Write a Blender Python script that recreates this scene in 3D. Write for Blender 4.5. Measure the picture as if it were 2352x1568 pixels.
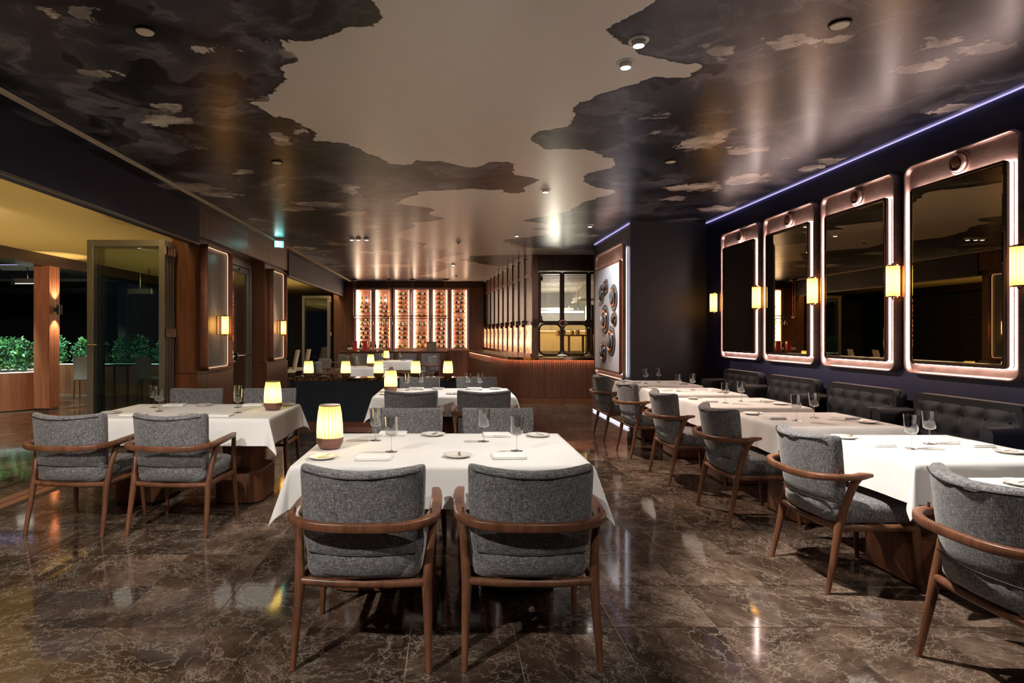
import bpy, bmesh, math, random
import numpy as np
from mathutils import Vector, Matrix

for o in list(bpy.data.objects):
    bpy.data.objects.remove(o)
SC = bpy.context.scene
COL = SC.collection
PI = math.pi
random.seed(11)
RNG = np.random.default_rng(11)

# ------------------------------------------------------------------ camera
FPX, VX, VY, EYE = 1415.0, 1029.0, 768.0, 1.40      # focal length (px), vanishing point, eye height
cam_d = bpy.data.cameras.new('camera')
cam_d.sensor_width = 36.0
cam_d.lens = FPX / 2352 * 36
cam_d.shift_x = (1176 - VX) / 2352
cam_d.shift_y = (VY - 784) / 2352
cam_d.clip_start = 0.05
cam = bpy.data.objects.new('camera', cam_d)
COL.objects.link(cam)
cam.location = (0, 0, EYE)
cam.rotation_euler = (PI / 2, 0, 0)
SC.camera = cam

# ------------------------------------------------------------------ world, exposure
w = bpy.data.worlds.new('night')
SC.world = w
w.use_nodes = True
w.node_tree.nodes['Background'].inputs[0].default_value = (0.35, 0.45, 0.8, 1)
w.node_tree.nodes['Background'].inputs[1].default_value = 0.012
SC.view_settings.view_transform = 'Standard'
SC.view_settings.look = 'None'
SC.view_settings.gamma = 1
SC.view_settings.use_curve_mapping = False
SC.view_settings.exposure = 0.65
SC.cycles.transparent_max_bounces = 24

H = 3.05            # ceiling height
XR = 3.83           # right wall
XL = -3.23          # face of the left beam
YB = 19.6           # wine wall


def G(px, py, z=0.0):
    """photo pixel lying on the horizontal plane at height z -> world x, y"""
    y = (EYE - z) * FPX / (py - VY)
    return ((px - VX) / FPX * y, y)


def spot(name, parent, loc, target, power, size=60, blend=.6, color=(1, .86, .7), radius=.03):
    l = bpy.data.lights.new(name, 'SPOT')
    l.energy = power
    l.spot_size = math.radians(size)
    l.spot_blend = blend
    l.color = color
    l.shadow_soft_size = radius
    o = bpy.data.objects.new(name, l)
    COL.objects.link(o)
    o.location = loc
    d = Vector(target) - Vector(loc)
    o.rotation_euler = d.to_track_quat('-Z', 'Y').to_euler()
    if parent:
        o.parent = parent
        o.matrix_parent_inverse = Matrix.Translation(parent.location).inverted()
    return o


# ------------------------------------------------------------------ materials
class NT:
    def __init__(s, name):
        s.m = bpy.data.materials.new(name)
        s.m.use_nodes = True
        s.t = s.m.node_tree
        s.n = s.t.nodes
        s.p = s.n['Principled BSDF']
        s.out = s.n['Material Output']

    def add(s, typ, **kw):
        nd = s.n.new(typ)
        for k, v in kw.items():
            setattr(nd, k, v)
        return nd

    def ln(s, a, b):
        s.t.links.new(a, b)

    def ramp(s, fac, stops, interp='LINEAR'):
        r = s.add('ShaderNodeValToRGB')
        r.color_ramp.interpolation = interp
        els = r.color_ramp.elements
        while len(els) < len(stops):
            els.new(0.5)
        for e, (p, c) in zip(els, stops):
            e.position = p
            e.color = (c, c, c, 1) if isinstance(c, (int, float)) else (*c, 1)
        s.ln(fac, r.inputs[0])
        return r.outputs[0]

    def math(s, op, a, b=None, clamp=False):
        n = s.add('ShaderNodeMath', operation=op, use_clamp=clamp)
        for i, q in enumerate((a, b)):
            if q is None:
                continue
            if isinstance(q, (int, float)):
                n.inputs[i].default_value = q
            else:
                s.ln(q, n.inputs[i])
        return n.outputs[0]

    def mix(s, fac, a, b, blend='MIX'):
        n = s.add('ShaderNodeMix', data_type='RGBA', blend_type=blend)
        for i, q in ((0, fac), (6, a), (7, b)):
            if isinstance(q, (int, float)):
                n.inputs[i].default_value = q if i == 0 else (q, q, q, 1)
            elif isinstance(q, tuple):
                n.inputs[i].default_value = (*q, 1)
            else:
                s.ln(q, n.inputs[i])
        return n.outputs[2]

    def noise(s, vec, scale, detail=4, rough=.55, dist=0.0):
        n = s.add('ShaderNodeTexNoise')
        n.inputs['Scale'].default_value = scale
        n.inputs['Detail'].default_value = detail
        n.inputs['Roughness'].default_value = rough
        n.inputs['Distortion'].default_value = dist
        if vec is not None:
            s.ln(vec, n.inputs['Vector'])
        return n.outputs[0]

    def coord(s, kind='Object', scale=(1, 1, 1), loc=None):
        c = s.add('ShaderNodeTexCoord')
        mp = s.add('ShaderNodeMapping')
        mp.inputs['Scale'].default_value = scale
        if loc:
            mp.inputs['Location'].default_value = loc
        s.ln(c.outputs[kind], mp.inputs['Vector'])
        return mp.outputs[0]

    def bump(s, hgt, strength=.2, dist=.01):
        b = s.add('ShaderNodeBump')
        b.inputs['Strength'].default_value = strength
        b.inputs['Distance'].default_value = dist
        s.ln(hgt, b.inputs['Height'])
        s.ln(b.outputs[0], s.p.inputs['Normal'])


MAT = {}


def plain(name, col, rough=.5, metal=0.0, emit=None, es=0.0, spec=.5, var=0.0, vscale=8):
    t = NT(name)
    p = t.p
    p.inputs['Base Color'].default_value = (*col, 1)
    p.inputs['Roughness'].default_value = rough
    p.inputs['Metallic'].default_value = metal
    p.inputs['Specular IOR Level'].default_value = spec
    if emit:
        p.inputs['Emission Color'].default_value = (*emit, 1)
        p.inputs['Emission Strength'].default_value = es
    if var:
        n = t.noise(t.coord(), vscale, 5)
        c = t.mix(n, tuple(q * (1 - var) for q in col), tuple(min(1, q * (1 + var)) for q in col))
        t.ln(c, p.inputs['Base Color'])
        r = t.math('MULTIPLY_ADD', n, .2)
        r.node.inputs[2].default_value = max(0, rough - .1)
        t.ln(r, p.inputs['Roughness'])
    MAT[name] = t.m
    return t.m


def wood(name, dark, light, rough=.35, sc=(14, 14, 1.2), spec=.4):
    t = NT(name)
    oi = t.add('ShaderNodeObjectInfo')
    v = t.add('ShaderNodeVectorMath', operation='ADD')
    t.ln(t.coord(scale=sc), v.inputs[0])
    k = t.math('MULTIPLY', oi.outputs['Random'], 7.0)
    t.ln(k, v.inputs[1])
    a = t.noise(v.outputs[0], 1.0, 6, .6, 1.2)
    b = t.noise(v.outputs[0], 6.0, 3, .6, .3)
    f = t.math('MULTIPLY_ADD', b, .35)
    t.ln(a, f.node.inputs[2])
    c = t.ramp(f, [(.42, dark), (.85, light)])
    t.ln(c, t.p.inputs['Base Color'])
    t.p.inputs['Roughness'].default_value = rough
    t.p.inputs['Specular IOR Level'].default_value = spec
    t.bump(b, .08, .004)
    MAT[name] = t.m


def emit(name, col, s):
    t = NT(name)
    e = t.add('ShaderNodeEmission')
    e.inputs[0].default_value = (*col, 1)
    e.inputs[1].default_value = s
    t.ln(e.outputs[0], t.out.inputs[0])
    MAT[name] = t.m


def glass(name, tint=(1, 1, 1), ior=1.45, gl=1.0, rough=0.0):
    t = NT(name)
    tr = t.add('ShaderNodeBsdfTransparent')
    tr.inputs[0].default_value = (*tint, 1)
    g = t.add('ShaderNodeBsdfGlossy')
    g.inputs['Roughness'].default_value = rough
    lw = t.add('ShaderNodeLayerWeight')
    lw.inputs[0].default_value = .5
    f = t.math('POWER', lw.outputs['Facing'], 2.6)
    f = t.math('MULTIPLY_ADD', f, .75 * gl, clamp=True)
    f.node.inputs[2].default_value = .06 * gl
    mx = t.add('ShaderNodeMixShader')
    t.ln(f, mx.inputs[0])
    t.ln(tr.outputs[0], mx.inputs[1])
    t.ln(g.outputs[0], mx.inputs[2])
    t.ln(mx.outputs[0], t.out.inputs[0])
    MAT[name] = t.m


def shade(name, col, own, own_s, nfl=22, yoff=0.0):
    """translucent lamp shade lit by the bulb inside it"""
    t = NT(name)
    tl = t.add('ShaderNodeBsdfTranslucent')
    # pleat shading painted into colour and glow, darker in each fold
    c_ = t.coord(loc=(0, yoff, 0))
    sp = t.add('ShaderNodeSeparateXYZ')
    t.ln(c_, sp.inputs[0])
    an = t.math('ARCTAN2', sp.outputs[1], sp.outputs[0])
    pl = t.math('COSINE', t.math('MULTIPLY', an, float(nfl)))
    pl = t.math('MULTIPLY_ADD', pl, .5)
    pl.node.inputs[2].default_value = .5
    f_ = t.ramp(pl, [(.10, .42), (.5, .85), (1.0, 1.0)])
    t.ln(t.mix(1.0, f_, col, 'MULTIPLY'), tl.inputs[0])
    e = t.add('ShaderNodeEmission')
    t.ln(t.mix(1.0, f_, own, 'MULTIPLY'), e.inputs[0])
    e.inputs[1].default_value = own_s
    a = t.add('ShaderNodeAddShader')
    t.ln(tl.outputs[0], a.inputs[0])
    t.ln(e.outputs[0], a.inputs[1])
    t.ln(a.outputs[0], t.out.inputs[0])
    MAT[name] = t.m


plain('navy_column', (.018, .018, .030), .5, var=.1, vscale=3)
plain('navy_paint', (.012, .013, .058), .55, var=.15, vscale=3)
plain('navy_beam', (.016, .016, .048), .6, var=.1, vscale=3)
plain('dark_wall', (.012, .011, .012), .8)
plain('cream', (.85, .76, .60), .5)
plain('white_plastic', (.75, .73, .7), .45)
plain('soffit', (.52, .36, .11), .8, var=.06, vscale=2)
plain('canopy', (.5, .48, .5), .8, var=.1, vscale=4)
plain('alu', (.20, .18, .15), .42, .5, var=.1, vscale=20)
plain('alu_dark', (.05, .047, .042), .4, .6)
plain('chrome', (.75, .72, .68), .12, 1)
plain('gold', (.75, .5, .2), .2, 1)
plain('black', (.01, .01, .01), .4)
plain('bronze_dark', (.045, .022, .015), .35, .6)
plain('steel', (.6, .55, .45), .3, .9, var=.1)
plain('porcelain', (.8, .78, .74), .15)
plain('napkin', (.88, .86, .83), .8, var=.04, vscale=60)
plain('grey_mirror', (.20, .20, .22), .35, .0, var=.05, vscale=2)
plain('panel_pale', (.60, .64, .76), .4)
plain('bluegrey', (.09, .12, .16), .3, .3)
plain('leather', (.0045, .0045, .008), .6, spec=.28, var=.25, vscale=14)
plain('piping_dark', (.02, .02, .024), .6)
plain('piping_orange', (.10, .05, .02), .5)
plain('fluted_navy', (.020, .029, .042), .42, var=.15, vscale=20)
plain('beige_fabric', (.5, .44, .38), .9, var=.1, vscale=200)
plain('bottle_dark', (.012, .010, .008), .12)
plain('bottle_green', (.02, .04, .015), .12)
plain('bottle_amber', (.12, .045, .01), .12)
plain('paper', (.72, .66, .58), .7)
plain('paper_gold', (.5, .33, .12), .5)
plain('red_card', (.55, .02, .025), .4)
plain('book_grey', (.16, .17, .18), .6)
plain('book_gold', (.75, .55, .08), .5, emit=(.8, .55, .05), es=0)
plain('kitchen_wall', (.55, .53, .48), .4)
plain('kitchen_slat', (.72, .66, .55), .5)
plain('soil', (.02, .015, .01), .9)
plain('rattan', (.28, .24, .2), .7, var=.2, vscale=60)
plain('stone_dark', (.035, .032, .03), .7, var=.5, vscale=5)
plain('grout', (.30, .24, .18), .5)
plain('track', (.24, .11, .06), .35)
plain('sign_green', (.05, .5, .35), .4, emit=(.1, .8, .75), es=3.0)
plain('sign_white', (.8, .9, .9), .4, emit=(.7, 1, .95), es=4.0)

wood('walnut', (.075, .029, .015), (.20, .083, .043), .34)
wood('panel_wood', (.085, .030, .013), (.19, .072, .032), .36, (10, 10, .8))
wood('bar_wood', (.075, .030, .018), (.155, .064, .038), .36, (12, 12, 1))
wood('terrace_wood', (.20, .065, .028), (.36, .13, .06), .4, (18, 18, 1))
wood('dark_wood', (.030, .013, .009), (.07, .032, .02), .35)

emit('led_pink', (1.0, .76, .70), 19)
emit('led_pink_soft', (1.0, .70, .60), 8)
emit('led_violet', (.55, .48, 1.0), .8)
emit('led_white', (.85, .85, 1.0), 5)
emit('led_floor', (.85, .85, 1.0), 1.3)
emit('led_pier', (1.0, .62, .36), 1.1)
emit('led_warm', (1.0, .74, .52), 8)
emit('led_copper', (1.0, .55, .32), 26)
emit('bulb', (1.0, .86, .56), 20)
emit('bulb_amber', (1.0, .64, .22), 34)
emit('lens', (1.0, .92, .8), 30)
emit('tube_white', (1.0, .93, .8), 9)
emit('heat_lamp', (1.0, .65, .25), 8)
emit('led_cyan', (.6, 1.0, .95), 3)

glass('glass_clear', (.97, .98, .98), 1.45, .8)
glass('stemware', (.90, .91, .91), 1.45, 1.7)
glass('pane', (.86, .9, .88), 1.5, 1.6)
glass('pane_amber', (1.0, .87, .6), 1.4, .6)
glass('mesh_glass', (.14, .13, .13), 1.5, .6, .35)
glass('hammered', (1.0, .82, .62), 1.5, 1.0, .1)
shade('lamp_shade', (.98, .80, .30), (1.0, .74, .15), .30)
shade('sconce_shade', (1.0, .72, .30), (1.0, .62, .14), .6, 14, .11)


def mk_fabric():
    t = NT('tweed')
    c = t.add('ShaderNodeTexCoord')
    oi = t.add('ShaderNodeObjectInfo')
    a = t.add('ShaderNodeMapping'); a.inputs['Scale'].default_value = (340, 90, 45)
    b = t.add('ShaderNodeMapping'); b.inputs['Scale'].default_value = (45, 90, 340)
    for q in (a, b):
        t.ln(c.outputs['Object'], q.inputs[0])
    n1 = t.noise(a.outputs[0], 1.0, 2, .6)
    n2 = t.noise(b.outputs[0], 1.0, 2, .6)
    n3 = t.noise(c.outputs['Object'], 260, 2, .6)
    s = t.math('ADD', n1, n2)
    s = t.math('ADD', s, n3)
    s = t.math('DIVIDE', s, 3.0)
    col = t.ramp(s, [(.37, (.030, .030, .032)), (.50, (.135, .13, .134)), (.63, (.40, .39, .395))])
    t.ln(col, t.p.inputs['Base Color'])
    t.p.inputs['Roughness'].default_value = .9
    t.p.inputs['Specular IOR Level'].default_value = .15
    t.p.inputs['Sheen Weight'].default_value = .25
    t.bump(s, .5, .003)
    MAT['tweed'] = t.m


def mk_cloth():
    t = NT('tablecloth')
    v = t.coord()
    n = t.noise(v, 2.5, 3)
    c = t.ramp(n, [(.3, (.74, .72, .70)), (.7, (.80, .78, .76))])
    t.ln(c, t.p.inputs['Base Color'])
    t.p.inputs['Roughness'].default_value = .85
    t.p.inputs['Specular IOR Level'].default_value = .2
    f = t.noise(v, 320, 2)
    t.bump(f, .06, .002)
    MAT['tablecloth'] = t.m


def mk_marble():
    t = NT('marble_tile')
    g = t.add('ShaderNodeNewGeometry')
    oi = t.add('ShaderNodeObjectInfo')
    r = t.math('ADD', oi.outputs['Random'], g.outputs['Random Per Island'])
    r = t.math('MULTIPLY', r, 37.0)
    cmb = t.add('ShaderNodeCombineXYZ')
    t.ln(r, cmb.inputs[0])
    r2 = t.math('MULTIPLY', r, 1.7)
    t.ln(r2, cmb.inputs[1])
    t.ln(r, cmb.inputs[2])
    v = t.add('ShaderNodeVectorMath', operation='ADD')
    t.ln(g.outputs['Position'], v.inputs[0])
    t.ln(cmb.outputs[0], v.inputs[1])
    # turn every tile's slab its own way so the streaks differ
    rot = t.add('ShaderNodeVectorRotate', rotation_type='Z_AXIS')
    t.ln(v.outputs[0], rot.inputs['Vector'])
    r3 = t.math('MULTIPLY', r, .09)
    t.ln(r3, rot.inputs['Angle'])
    st = t.add('ShaderNodeMapping')
    st.inputs['Scale'].default_value = (1.0, 1.5, 1.0)
    t.ln(rot.outputs[0], st.inputs[0])
    vec = st.outputs[0]
    big = t.noise(vec, 2.4, 10, .68, .25)
    base = t.ramp(big, [(.30, (.020, .012, .008)), (.46, (.058, .036, .025)), (.58, (.105, .070, .050)), (.72, (.22, .16, .12))])
    vn = t.noise(vec, 2.3, 8, .70, .3)
    d = t.math('ABSOLUTE', t.math('SUBTRACT', vn, .5))
    vein = t.ramp(d, [(0.0, .8), (.003, .45), (.011, 0.0)])
    wn = t.add('ShaderNodeTexNoise')
    wn.inputs['Scale'].default_value = 5.0
    wn.inputs['Detail'].default_value = 6
    t.ln(vec, wn.inputs['Vector'])
    wp = t.add('ShaderNodeVectorMath', operation='MULTIPLY_ADD')
    t.ln(wn.outputs['Color'], wp.inputs[0])
    wp.inputs[1].default_value = (.38, .38, .38)
    t.ln(vec, wp.inputs[2])

    def crack(scale, width, amt):
        vo = t.add('ShaderNodeTexVoronoi', feature='DISTANCE_TO_EDGE')
        vo.inputs['Scale'].default_value = scale
        t.ln(wp.outputs[0], vo.inputs['Vector'])
        return t.ramp(vo.outputs['Distance'], [(0.0, amt), (width * .4, amt * .5), (width, 0.0)])
    vein2 = crack(4.6, .026, .75)
    vein3 = crack(11.0, .045, .42)
    patch = t.ramp(t.noise(vec, 2.6, 5, .6), [(.40, 0.02), (.62, 1.0)])
    patch2 = t.ramp(t.noise(vec, 4.5, 4, .6), [(.42, 0.02), (.60, 1.0)])
    v2 = t.math('MAXIMUM', t.math('MULTIPLY', vein2, patch), t.math('MULTIPLY', vein3, patch2))
    vv = t.math('MULTIPLY', t.math('MAXIMUM', vein, v2), .68)
    tone = t.math('MULTIPLY_ADD', t.math('FRACT', t.math('MULTIPLY', r, .731)), .75)
    tone.node.inputs[2].default_value = .65
    tn = t.add('ShaderNodeCombineXYZ')
    for q in range(3):
        t.ln(tone, tn.inputs[q])
    base = t.mix(1.0, base, tn.outputs[0], 'MULTIPLY')
    c = t.mix(vv, base, (.50, .42, .34))
    t.ln(c, t.p.inputs['Base Color'])
    rr = t.ramp(big, [(.2, .05), (.8, .11)])
    t.ln(rr, t.p.inputs['Roughness'])
    t.p.inputs['Specular IOR Level'].default_value = .62
    MAT['marble_tile'] = t.m


def mk_marble_top():
    t = NT('marble_top')
    v = t.coord()
    n = t.noise(v, 5, 8, .6, 1.5)
    d = t.math('ABSOLUTE', t.math('SUBTRACT', n, .5))
    c = t.ramp(d, [(0, (.45, .30, .12)), (.02, (.09, .05, .02)), (.12, (.02, .012, .007))])
    t.ln(c, t.p.inputs['Base Color'])
    t.p.inputs['Roughness'].default_value = .08
    MAT['marble_top'] = t.m


def mk_copper(name, a, b, rough=.3, metal=.9, sc=(3, 3, 60)):
    t = NT(name)
    v = t.coord(scale=sc)
    n = t.noise(v, 2.0, 5, .65)
    m = t.noise(t.coord(), 9, 4)
    f = t.math('MULTIPLY_ADD', m, .5)
    t.ln(t.math('MULTIPLY', n, .6), f.node.inputs[2])
    c = t.ramp(f, [(.3, a), (.8, b)])
    t.ln(c, t.p.inputs['Base Color'])
    t.p.inputs['Metallic'].default_value = metal
    t.p.inputs['Roughness'].default_value = rough
    MAT[name] = t.m


def mk_mirror():
    t = NT('bronze_mirror')
    t.p.inputs['Base Color'].default_value = (.46, .38, .23, 1)
    t.p.inputs['Metallic'].default_value = 1
    t.p.inputs['Roughness'].default_value = .0
    MAT['bronze_mirror'] = t.m


def mk_leaf():
    t = NT('leaf')
    g = t.add('ShaderNodeNewGeometry')
    c = t.ramp(g.outputs['Random Per Island'], [(0, (.015, .07, .035)), (.5, (.04, .16, .07)), (1, (.14, .30, .06))])
    t.ln(c, t.p.inputs['Base Color'])
    t.p.inputs['Roughness'].default_value = .45
    MAT['leaf'] = t.m


def mk_ceiling():
    t = NT('ceiling_mural')
    at = t.add('ShaderNodeAttribute')
    at.attribute_name = 'edge'
    g = t.add('ShaderNodeNewGeometry')
    pos = g.outputs['Position']
    # ragged outline
    n1 = t.noise(pos, 2.2, 6, .55, .4)
    n2 = t.noise(pos, 11, 4, .6)
    e = t.math('MULTIPLY_ADD', t.math('SUBTRACT', n1, .5), .34)
    t.ln(at.outputs['Fac'], e.node.inputs[2])
    e2 = t.math('MULTIPLY_ADD', t.math('SUBTRACT', n2, .5), .07)
    t.ln(e, e2.node.inputs[2])
    d = e2                                  # <0 inside the ink
    # ink washes: stepped tides with dark rims
    warp = t.add('ShaderNodeVectorMath', operation='MULTIPLY_ADD')
    nn = t.add('ShaderNodeTexNoise')
    nn.inputs['Scale'].default_value = 1.3
    nn.inputs['Detail'].default_value = 4
    t.ln(pos, nn.inputs['Vector'])
    t.ln(nn.outputs['Color'], warp.inputs[0])
    warp.inputs[1].default_value = (.9, .9, 0)
    t.ln(pos, warp.inputs[2])
    wv = warp.outputs[0]
    a = t.noise(wv, .75, 4, .5, .2)
    b = t.noise(wv, 1.7, 6, .58, .2)
    grain = t.noise(pos, 60, 3, .7)
    washA = t.ramp(a, [(.36, 0.0), (.49, .22), (.50, .55), (.60, .85), (.605, .15), (.70, .4)])
    washB = t.ramp(b, [(.40, 0.0), (.52, .35), (.54, .85), (.62, .25), (.74, .6)])
    wsh = t.math('MULTIPLY_ADD', washB, .5)
    t.ln(t.math('MULTIPLY', washA, .55), wsh.node.inputs[2])
    wsh = t.math('MULTIPLY', wsh, t.math('ADD', grain, .5))
    ink = t.ramp(wsh, [(0.0, (.005, .005, .012)), (.22, (.013, .013, .026)), (.46, (.052, .053, .080)), (.80, (.18, .175, .21))])
    # pale holes and veils in the wash
    hole = t.noise(wv, 1.25, 6, .6, .2)
    hf = t.ramp(hole, [(.70, 0.0), (.71, .8)])
    veil = t.noise(wv, 1.8, 5, .6)
    vf = t.ramp(veil, [(.60, 0.0), (.68, .45), (.69, 0.0)])
    pale = (.84, .77, .70)
    ink2 = t.mix(vf, ink, (.22, .20, .21))
    deep = t.ramp(t.math('MULTIPLY', d, -1), [(0.0, 0.0), (.12, 1.0)])
    ink3 = t.mix(t.math('MULTIPLY', hf, deep), ink2, pale)
    # rim
    rim = t.ramp(t.math('MULTIPLY', d, -1), [(0.0, 1.0), (.02, .8), (.05, 0.0)])
    ink4 = t.mix(t.math('MULTIPLY', rim, .75), ink3, (.008, .008, .012))
    ai = t.add('ShaderNodeAttribute')
    ai.attribute_name = 'isle'
    n4 = t.noise(pos, 5.0, 6, .62, .3)
    n5 = t.noise(pos, 1.6, 3)
    di = t.math('MULTIPLY_ADD', t.math('SUBTRACT', n4, .46), .62)
    t.ln(ai.outputs['Fac'], di.node.inputs[2])
    di2 = t.math('MULTIPLY_ADD', t.math('SUBTRACT', n5, .5), .3)
    t.ln(di, di2.node.inputs[2])
    mi = t.math('MULTIPLY_ADD', di2, -60.0, clamp=True)
    mi.node.inputs[2].default_value = .5
    wash_i = t.mix(t.ramp(t.noise(pos, 3.3, 5, .6), [(.42, 0.0), (.56, .8)]), pale, (.20, .18, .185))
    ink4 = t.mix(t.math('MULTIPLY', mi, .9), ink4, wash_i)
    msk = t.math('MULTIPLY_ADD', d, -160.0, clamp=True)
    msk.node.inputs[2].default_value = .5
    c = t.mix(msk, pale, ink4)
    t.ln(c, t.p.inputs['Base Color'])
    t.p.inputs['Roughness'].default_value = .29
    t.p.inputs['Specular IOR Level'].default_value = .45
    MAT['ceiling_mural'] = t.m


mk_fabric(); mk_cloth(); mk_marble(); mk_marble_top(); mk_mirror(); mk_leaf(); mk_ceiling()
mk_copper('copper', (.34, .17, .12), (.68, .38, .28), .3)
mk_copper('copper_tray', (.26, .16, .14), (.58, .41, .36), .34, .75)
mk_copper('copper_shiny', (.45, .19, .10), (.75, .38, .24), .18, 1.0)
mk_copper('copper_frame', (.16, .055, .03), (.30, .12, .07), .3, .5)
mk_copper('lamp_copper', (.17, .075, .055), (.28, .135, .10), .35, .4)


# ------------------------------------------------------------------ geometry helpers
class GM:
    """collects vertices and faces for one mesh"""
    def __init__(s):
        s.v = []
        s.f = []

    def add(s, vs, fs):
        k = len(s.v)
        s.v += [tuple(q) for q in vs]
        s.f += [tuple(i + k for i in f) for f in fs]
        return s

    def box(s, x0, x1, y0, y1, z0, z1):
        vs = [(x, y, z) for z in (z0, z1) for y in (y0, y1) for x in (x0, x1)]
        return s.add(vs, [(0, 2, 3, 1), (4, 5, 7, 6), (0, 1, 5, 4), (2, 6, 7, 3), (0, 4, 6, 2), (1, 3, 7, 5)])

    def loft(s, loops, closed=True, cap0=True, cap1=True):
        n = len(loops[0])
        vs = [p for l in loops for p in l]
        fs = []
        for i in range(len(loops) - 1):
            for j in range(n if closed else n - 1):
                a, b = i * n + j, i * n + (j + 1) % n
                fs.append((a, b, b + n, a + n))
        if cap0:
            fs.append(tuple(reversed(range(n))))
        if cap1:
            fs.append(tuple((len(loops) - 1) * n + j for j in range(n)))
        return s.add(vs, fs)

    def lathe(s, prof, seg=24, c=(0, 0, 0), cap0=True, cap1=True, flute=0, amp=0.0):
        loops = []
        for r, z in prof:
            l = []
            for j in range(seg):
                a = 2 * PI * j / seg
                rr = r * (1 + amp * math.cos(flute * a)) if flute else r
                l.append((c[0] + rr * math.cos(a), c[1] + rr * math.sin(a), c[2] + z))
            loops.append(l)
        return s.loft(loops, True, cap0, cap1)

    def tube(s, pts, rad, seg=10, flat=(1, 1), up=(0, 0, 1), caps=True):
        pts = [Vector(p) for p in pts]
        n = len(pts)
        if not isinstance(rad, (list, tuple)):
            rad = [rad] * n
        if isinstance(flat[0], (int, float)):
            flat = [flat] * n
        loops = []
        U = Vector(up)
        for i, p in enumerate(pts):
            tg = (pts[min(i + 1, n - 1)] - pts[max(i - 1, 0)]).normalized()
            u = U - tg * U.dot(tg)
            if u.length < 1e-4:
                u = Vector((0, 1, 0)) - tg * tg.y
            u.normalize()
            r = tg.cross(u)
            loops.append([p + (r * math.cos(2 * PI * j / seg) * flat[i][0] + u * math.sin(2 * PI * j / seg) * flat[i][1]) * rad[i]
                          for j in range(seg)])
        return s.loft(loops, True, caps, caps)

    def mesh(s, name, mat, smooth=40, bevel=0, bseg=2):
        me = bpy.data.meshes.new(name)
        me.from_pydata(s.v, [], s.f)
        bm = bmesh.new()
        bm.from_mesh(me)
        if bevel:
            bmesh.ops.bevel(bm, geom=list(bm.edges), offset=bevel, segments=bseg, affect='EDGES', profile=.6, clamp_overlap=True)
        bmesh.ops.recalc_face_normals(bm, faces=bm.faces)
        bm.to_mesh(me)
        bm.free()
        if smooth:
            me.polygons.foreach_set('use_smooth', [True] * len(me.polygons))
            me.set_sharp_from_angle(angle=math.radians(smooth))
        me.materials.append(MAT[mat])
        me.update()
        return me


def box(x0, x1, y0, y1, z0, z1):
    return GM().box(x0, x1, y0, y1, z0, z1)


def rr_loop(hw, hh, r, seg=6, cx=0, cz=0):
    r = max(min(r, hw, hh), .0005)
    out = []
    for sx, sz, a0 in ((1, 1, 0), (-1, 1, 90), (-1, -1, 180), (1, -1, 270)):
        for k in range(seg + 1):
            a = math.radians(a0 + 90 * k / seg)
            out.append((cx + sx * (hw - r) + r * math.cos(a), cz + sz * (hh - r) + r * math.sin(a)))
    return out


def rr_sweep(hw, hh, r, prof, cx=0, cz=0, cap0=False, cap1=False, closed_profile=False):
    """profile of (inset, outward depth) swept round a rounded rectangle; the front faces local -Y"""
    loops = [[(x, -n, z) for x, z in rr_loop(hw - o, hh - o, r - o, 6, cx, cz)] for o, n in prof]
    if closed_profile:
        loops.append(loops[0])
    return GM().loft(loops, True, cap0, cap1)


def obj(name, me, parent=None, loc=(0, 0, 0), rotz=0.0):
    o = bpy.data.objects.new(name, me)
    COL.objects.link(o)
    o.location = loc
    o.rotation_euler = (0, 0, rotz)
    if parent:
        o.parent = parent
    return o


def tag(o, label, cat, group=None, kind=None):
    o['label'] = label
    o['category'] = cat
    if group:
        o['group'] = group
    if kind:
        o['kind'] = kind
    return o


def struct(name, me, label=None, parent=None, loc=(0, 0, 0), rotz=0):
    o = obj(name, me, parent, loc, rotz)
    o['kind'] = 'structure'
    if label:
        o['label'] = label
    return o


def empty(name, loc=(0, 0, 0), rotz=0.0):
    o = bpy.data.objects.new(name, None)
    o.empty_display_size = .1
    COL.objects.link(o)
    o.location = loc
    o.rotation_euler = (0, 0, rotz)
    return o


class Kit:
    """parts of one kind of thing; place() makes an individual that shares the mesh data"""
    def __init__(s, name, cat):
        s.name, s.cat, s.parts = name, cat, []

    def part(s, name, me, parent=None, loc=(0, 0, 0), label=None):
        s.parts.append((name, me, parent, loc, label))
        return len(s.parts) - 1

    def place(s, label, loc, rotz=0.0, group=None, tilt=None):
        r = empty(s.name, loc, rotz)
        if tilt:
            r.rotation_euler = (tilt[0], tilt[1], rotz)
        tag(r, label, s.cat, group)
        made = []
        for n, me, pa, l, lb in s.parts:
            o = obj(n, me, r if pa is None else made[pa], l)
            if lb:
                o['label'] = lb
            made.append(o)
        return r
emit('soffit_fill', (1.0, .75, .36), 16)


def mk_painted_glow():  # light through the hammered glass painted as streaky emission, no lamp behind
    t = NT('painted_glow')
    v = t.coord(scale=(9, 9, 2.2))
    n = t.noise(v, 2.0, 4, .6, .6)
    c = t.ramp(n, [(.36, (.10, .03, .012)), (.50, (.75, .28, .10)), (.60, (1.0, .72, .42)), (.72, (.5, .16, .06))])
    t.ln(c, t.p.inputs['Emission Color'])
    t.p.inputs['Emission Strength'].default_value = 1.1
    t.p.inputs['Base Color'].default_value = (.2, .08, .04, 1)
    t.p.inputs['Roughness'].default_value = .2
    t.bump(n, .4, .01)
    MAT['painted_glow'] = t.m


mk_painted_glow()

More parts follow.
